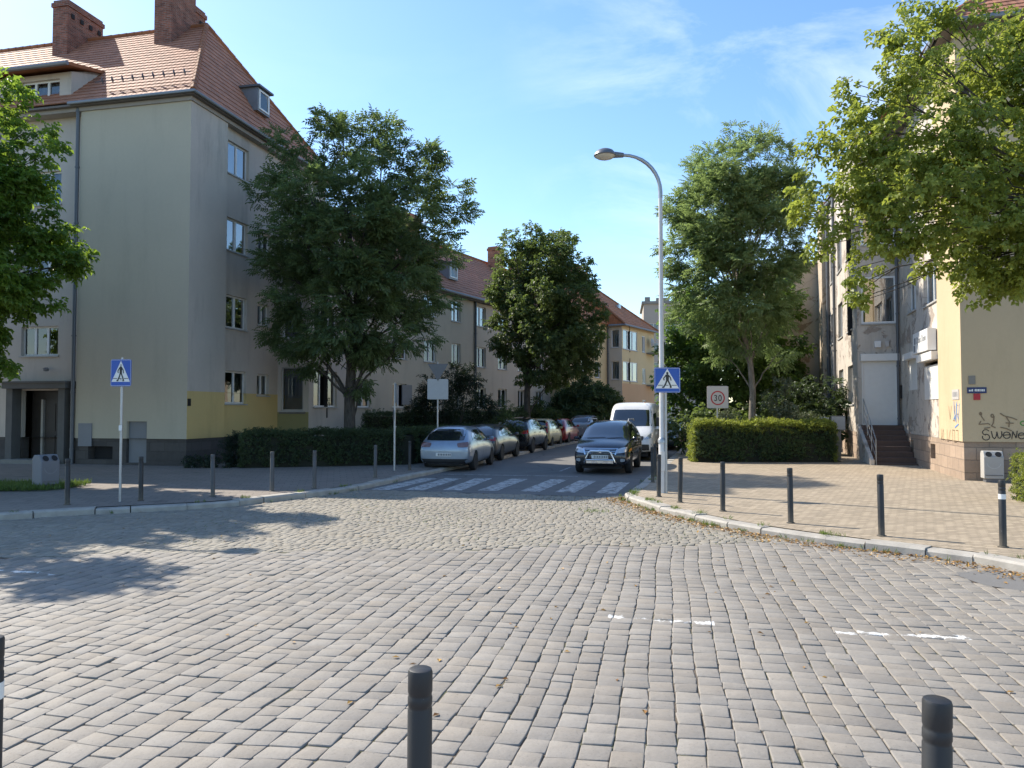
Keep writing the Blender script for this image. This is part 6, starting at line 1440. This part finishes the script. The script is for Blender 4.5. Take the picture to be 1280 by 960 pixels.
# ---------------------------------------------------------------- litter bins
def litter_bin(loc, rz, lab, mat):
    th = thing('litter_bin', loc, rz, lab, 'litter bin', 'litter bins'); w, d, h = .46, .34, .72; z0 = .1
    mb = MB(); prof = [(-d/2, z0), (d/2, z0), (d/2, z0+h-.08), (d/2-.06, z0+h), (-d/2+.09, z0+h), (-d/2, z0+h-.16)]
    vs = [(-w/2, y, z) for y, z in prof]+[(w/2, y, z) for y, z in prof]; n = len(prof)
    mb.raw(vs, [tuple(range(n)), tuple(reversed(range(n, 2*n)))]+[(i, n+i, n+(i+1) % n, (i+1) % n) for i in range(n)])
    b = mb.build('body', M[mat], th, bevel=.018)
    for sx in (-.11, .11):
        # openings on the sloped upper lip
        c = Vector((sx, -d/2+.035, z0+h-.09)); nrm = Vector((0, -.16, .09)).normalized(); up = Vector((1, 0, 0)); wv = nrm.cross(up)
        MB().face([tuple(c+nrm*.012+up*.075*math.cos(a)+wv*.075*math.sin(a)) for a in [2*math.pi*k/18 for k in range(18)]]).build('opening', M['black'], th)
    sm = MB(); fr_ = lambda a, b_, k: (a, -d/2-.003-k, z0+.42+b_)
    strokes(sm, [(.16*math.cos(R(t)), .15*math.sin(R(t))) for t in range(190, 351, 16)], .022, fr_); sm.build('smile_emblem', M['smile' if mat == 'plasticbin2' else 'smile_d'], th)
    MB().box(-w/2+.03, -d/2-.012, z0+.08, w/2-.03, -d/2-.002, z0+.1).build('door_seam', M['lampgrey'], th)
    MB().box(-w/2+.05, -d/2+.03, 0, w/2-.05, d/2-.03, z0+.01).build('foot', M['lampgrey'], th); return th
litter_bin(gp(57, 611, .12), R(66), 'grey litter bin with two round openings on the grass at left', 'plasticbin')
litter_bin((12.6, 20.22, .118), R(-17), 'pale litter bin with smile emblem and two round openings by the cream wall', 'plasticbin2')
# ---------------------------------------------------------------- cabinets by the right house
c = gp(1046, 577, .118); 
th = thing('utility_cabinet', (12.35, 29.2, .118), R(-17), 'grey electricity cabinet on a post between the right hedge and the house steps', 'utility cabinet')
MB().box(-.22, -.12, 1.12, .28, .12, 1.68).build('cabinet', M['concrete'], th, bevel=.01); MB().box(-.2, -.128, 1.16, .26, -.121, 1.64).build('door', M['sill'], th); MB().box(-.1, -.08, -.1, .12, .08, 1.12).build('post', M['concrete'], th)
MB().box(-.66, -.15, 1.14, -.3, .1, 1.62).build('side_box', M['signcream'], th, bevel=.01); MB().box(-.5, -.1, -.1, -.42, .0, 1.14).build('stand', M['galv'], th)
# ---------------------------------------------------------------- signs, plates and graffiti on the right house
def on_b5(): return B5
def front_frame(a, b, k): return (-.004-k, -a, b)             # end wall, a metres right of the corner
def side_frame(a, b, k): return (a, .074+k, b)                  # street side pier
sg = thing('shop_sign', (12.2, 20.7, 0), R(73), 'white projecting shop sign board above the closed window shutters', 'shop sign')
bx = MB().box(2.95, .03, 3.86, 5.1, .28, 4.54).build('sign_board', M['signwhite'], sg, bevel=.01)
put_text('Quais Dom', .30, 'board', bx, (3.85, .284, 4.27), (-1,0,0), (0,0,1), sx=1.0)
ic = MB(); ic.box(4.72, .281, 3.92, 4.98, .284, 4.14).box(4.66, .281, 4.17, 4.9, .2835, 4.38); ic.build('emblem', M['board'], bx)
pt = thing('street_name_plate', (12.2, 20.7, 0), R(73), 'dark blue street name plate on the cream end wall', 'name plate')
mb = MB(); mb.box(-.02, -.52, 2.46, -.004, -.06, 2.62); pb = mb.build('plate', M['plateblue'], pt)
sl = MB(); r = random.Random(5); y = -.10
while y > -.46:
    L = r.uniform(.018, .03); sl.box(-.0225, y-L, 2.51, -.0205, y, 2.51+(.06 if y < -.17 else .045)); y -= L+.009 if abs(y+.16) > .02 else L+.04
sl.build('worn_lettering', M['signwhite'], pb)
pt = thing('wall_plaque', (12.2, 20.7, 0), R(73), 'small red square plaque under the blue street name plate', 'plaque'); MB().box(-.018, -.37, 2.28, -.004, -.21, 2.45).build('plate', M['signred'], pt)
pt = thing('vent_cover', (12.2, 20.7, 0), R(73), 'small grey brown vent cover above the street name plate', 'vent cover'); MB().box(-.018, -.26, 2.70, -.004, -.1, 2.93).build('cover', M['concrete'], pt)
pt = thing('house_number_plate', (12.2, 20.7, 0), R(73), 'pale house number plate on the sunlit pier of the corner house', 'number plate'); mb = MB(); mb.box(.25, .074, 2.3, .95, .086, 2.58); hb_ = mb.build('plate', M['signcream'], pt)
mb = MB()
for a in (.38, .52, .66, .8): mb.box(a, .0865, 2.38, a+.07, .088, 2.51)
mb.build('digits', M['board'], hb_)
def graf(lab, mat, polys, w, frame, scale, o):
    g_ = thing('graffiti', (12.2, 20.7, 0), R(73), lab, 'graffiti'); mb = MB(); z = 0
    for pl_ in polys:
        strokes(mb, [(o[0]+x*scale, o[1]+y_*scale) for x, y_ in pl_], w, frame, z); z += .0016
    mb.build('spray_paint', M[mat], g_); return g_
def arc(cx, cy, rx, ry, a0, a1, n=9): return [(cx+rx*math.cos(R(a0+(a1-a0)*k/n)), cy+ry*math.sin(R(a0+(a1-a0)*k/n))) for k in range(n+1)]
siw = [arc(.3,.75,.28,.25,30,260)+arc(.3,.3,.3,.28,90,-200), [(.75,.85),(.85,.3),(1.0,.15),(1.15,.4),(1.2,.8)], [(1.2,.8),(1.3,.25),(1.45,.2),(1.6,.45),(1.6,.85)], arc(2.0,.5,.3,.3,90,450), [(1.75,.5),(2.3,.55)], [(2.4,.15),(2.5,.85),(2.75,.25),(2.85,.9)], arc(3.2,.45,.28,.28,10,320), [(2.95,.5),(3.5,.55)]]
graf('black scrawled graffiti tag low on the cream end wall behind the litter bin', 'graf_black', siw, .022, front_frame, .285, (.4, 1.2))
graf('faded brown graffiti strokes above the black tag on the cream end wall', 'graf_brown', [[(.5,1.0),(.55,.8),(.7,.55)], arc(.5,.98,.06,.09,0,360), [(.5,.5),(.4,.3),(.9,.35),(1.0,.3)], arc(1.15,.85,.07,.1,0,360), [(1.25,.8),(1.2,.4),(1.1,.2),(1.3,.1)], [(1.6,1.0),(1.8,.85),(2.3,.7),(2.5,.6)], [(1.9,.8),(2.1,.45),(2.05,.15)], [(1.9,.4),(2.3,.38)], [(.7,.05),(1.0,.1)], [(1.6,.12),(1.9,.05),(2.2,-.1)]], .028, front_frame, .42, (.16, 1.5))
graf('bright red spray paint blob near the right edge of the cream end wall', 'graf_red', [arc(0,.0,.25,.12,0,330), arc(.05,0,.15,.06,0,330), [(-.2,.05),(.5,.08)], [(-.15,-.08),(.5,-.05)], [(.0,-.3),(.5,-.28)], arc(.3,-.3,.2,.1,0,330)], .085, front_frame, .62, (1.58, 2.02))
graf('green spray scribble under the red blob on the cream end wall', 'graf_green', [arc(0,0,.12,.1,40,300), arc(.2,0,.1,.1,0,360), arc(.4,0,.1,.1,40,330), [(.1,-.1),(.7,.08)], arc(.65,.02,.12,.1,0,330)], .03, front_frame, .55, (1.36, 1.66))
graf('blue spray scribble on the sunlit pier of the corner house', 'graf_blue', [[(.0,.9),(.2,.2),(.5,.5),(.4,1.0)], [(.5,.9),(.6,.1),(.9,.6),(.9,1.0)], [(.2,0),(.8,-.15)], [(.7,.4),(1.0,.2)]], .045, side_frame, .62, (.25, 1.62))
graf('thin dark marker letters low on the sunlit pier', 'graf_brown', [[(.0,.5),(.3,.55),(.3,.2),(.0,.2),(.05,-.1)], [(.5,.5),(.5,-.05),(.8,-.05)], [(1.0,.5),(1.2,0),(1.4,.5)], [(.1,-.8),(.1,-.4),(.4,-.4)], [(.6,-.8),(.6,-.4),(.9,-.4),(.9,-.8),(.6,-.8)], [(1.2,-.4),(1.5,-.8)], [(1.7,-.4),(1.7,-.8),(2.0,-.8)], [(2.3,-.8),(2.3,-.4),(2.6,-.8),(2.6,-.4)]], .022, side_frame, .75, (.35, 1.75))
CLX, CLY, CLZ, EXPO = 2.3, .7, 5.4, 1.0
# ================================================================ light, sky, camera
SUN_AZ = math.atan2(-.814, .581)      # bearing of the sun from straight ahead (negative = left)
SUN_EL = R(41)
ts = Vector((math.sin(SUN_AZ)*math.cos(SUN_EL), math.cos(SUN_AZ)*math.cos(SUN_EL), math.sin(SUN_EL)))
sd = bpy.data.lights.new('sun', 'SUN'); sd.energy = 4.1; sd.angle = R(.53); sd.color = (1.0, .92, .79)
so = bpy.data.objects.new('sun', sd); COL.objects.link(so); so.rotation_euler = (-ts).to_track_quat('-Z', 'Y').to_euler(); so.location = (-20, 10, 30)
w = bpy.data.worlds.new('World'); S.world = w; w.use_nodes = True; t = w.node_tree; t.nodes.clear()
N = lambda typ: t.nodes.new('ShaderNode'+typ)
out, bg, sky = N('OutputWorld'), N('Background'), N('TexSky')
sky.sky_type = 'NISHITA'; sky.sun_disc = False; sky.sun_elevation = SUN_EL; sky.sun_rotation = SUN_AZ; sky.altitude = 120; sky.air_density = 1.0; sky.dust_density = .5; sky.ozone_density = 2.2
tc, mp, nz, nz2, rp, mx = N('TexCoord'), N('Mapping'), N('TexNoise'), N('TexNoise'), N('ValToRGB'), N('Mix')
t.links.new(tc.outputs['Generated'], mp.inputs['Vector']); mp.inputs['Scale'].default_value = (1.6, 2.4, 4.2); mp.inputs['Rotation'].default_value = (0, .25, .5); mp.inputs['Location'].default_value = (CLX, CLY, CLZ)
t.links.new(mp.outputs[0], nz.inputs['Vector']); nz.inputs['Scale'].default_value = 1.7; nz.inputs['Detail'].default_value = 9; nz.inputs['Roughness'].default_value = .62; nz.inputs['Distortion'].default_value = .5
t.links.new(nz.outputs[0], rp.inputs[0]); e = rp.color_ramp.elements; e[0].position, e[0].color = .46, (0, 0, 0, 1); e[1].position, e[1].color = .85, (.6, .6, .6, 1)
mx.data_type = 'RGBA'; 
dt, rm, mu = N('VectorMath'), N('MapRange'), N('Math')
dt.operation = 'DOT_PRODUCT'; t.links.new(tc.outputs['Generated'], dt.inputs[0]); dt.inputs[1].default_value = Vector((.34, .85, .40)).normalized()
rm.inputs[1].default_value, rm.inputs[2].default_value, rm.inputs[3].default_value, rm.inputs[4].default_value = .935, .999, .06, .9; t.links.new(dt.outputs['Value'], rm.inputs[0])
mu.operation = 'MULTIPLY'; mu.use_clamp = True; t.links.new(rp.outputs[0], mu.inputs[0]); t.links.new(rm.outputs[0], mu.inputs[1]); t.links.new(mu.outputs[0], mx.inputs[0]); hs = N('HueSaturation'); hs.inputs['Saturation'].default_value = 1.14; hs.inputs['Value'].default_value = .97; t.links.new(sky.outputs[0], hs.inputs['Color']); t.links.new(hs.outputs[0], mx.inputs[6]); mx.inputs[7].default_value = (7.5, 7.6, 7.8, 1)
t.links.new(mx.outputs[2], bg.inputs[0]); bg.inputs[1].default_value = .14; t.links.new(bg.outputs[0], out.inputs[0])
cd = bpy.data.cameras.new('camera'); co = bpy.data.objects.new('camera', cd); COL.objects.link(co)
cd.sensor_width = 36; cd.lens = 36*F/1280; cd.clip_start = .05; cd.clip_end = 3000
co.location = (0, 0, CH); co.rotation_euler = (R(90)+PITCH, 0, 0); S.camera = co
S.view_settings.view_transform = 'Standard'; S.view_settings.look = 'None'; S.view_settings.exposure = EXPO; S.view_settings.gamma = 1.0
S.render.resolution_x, S.render.resolution_y = 1024, 768
S.cycles.max_bounces = 8; S.cycles.transparent_max_bounces = 16
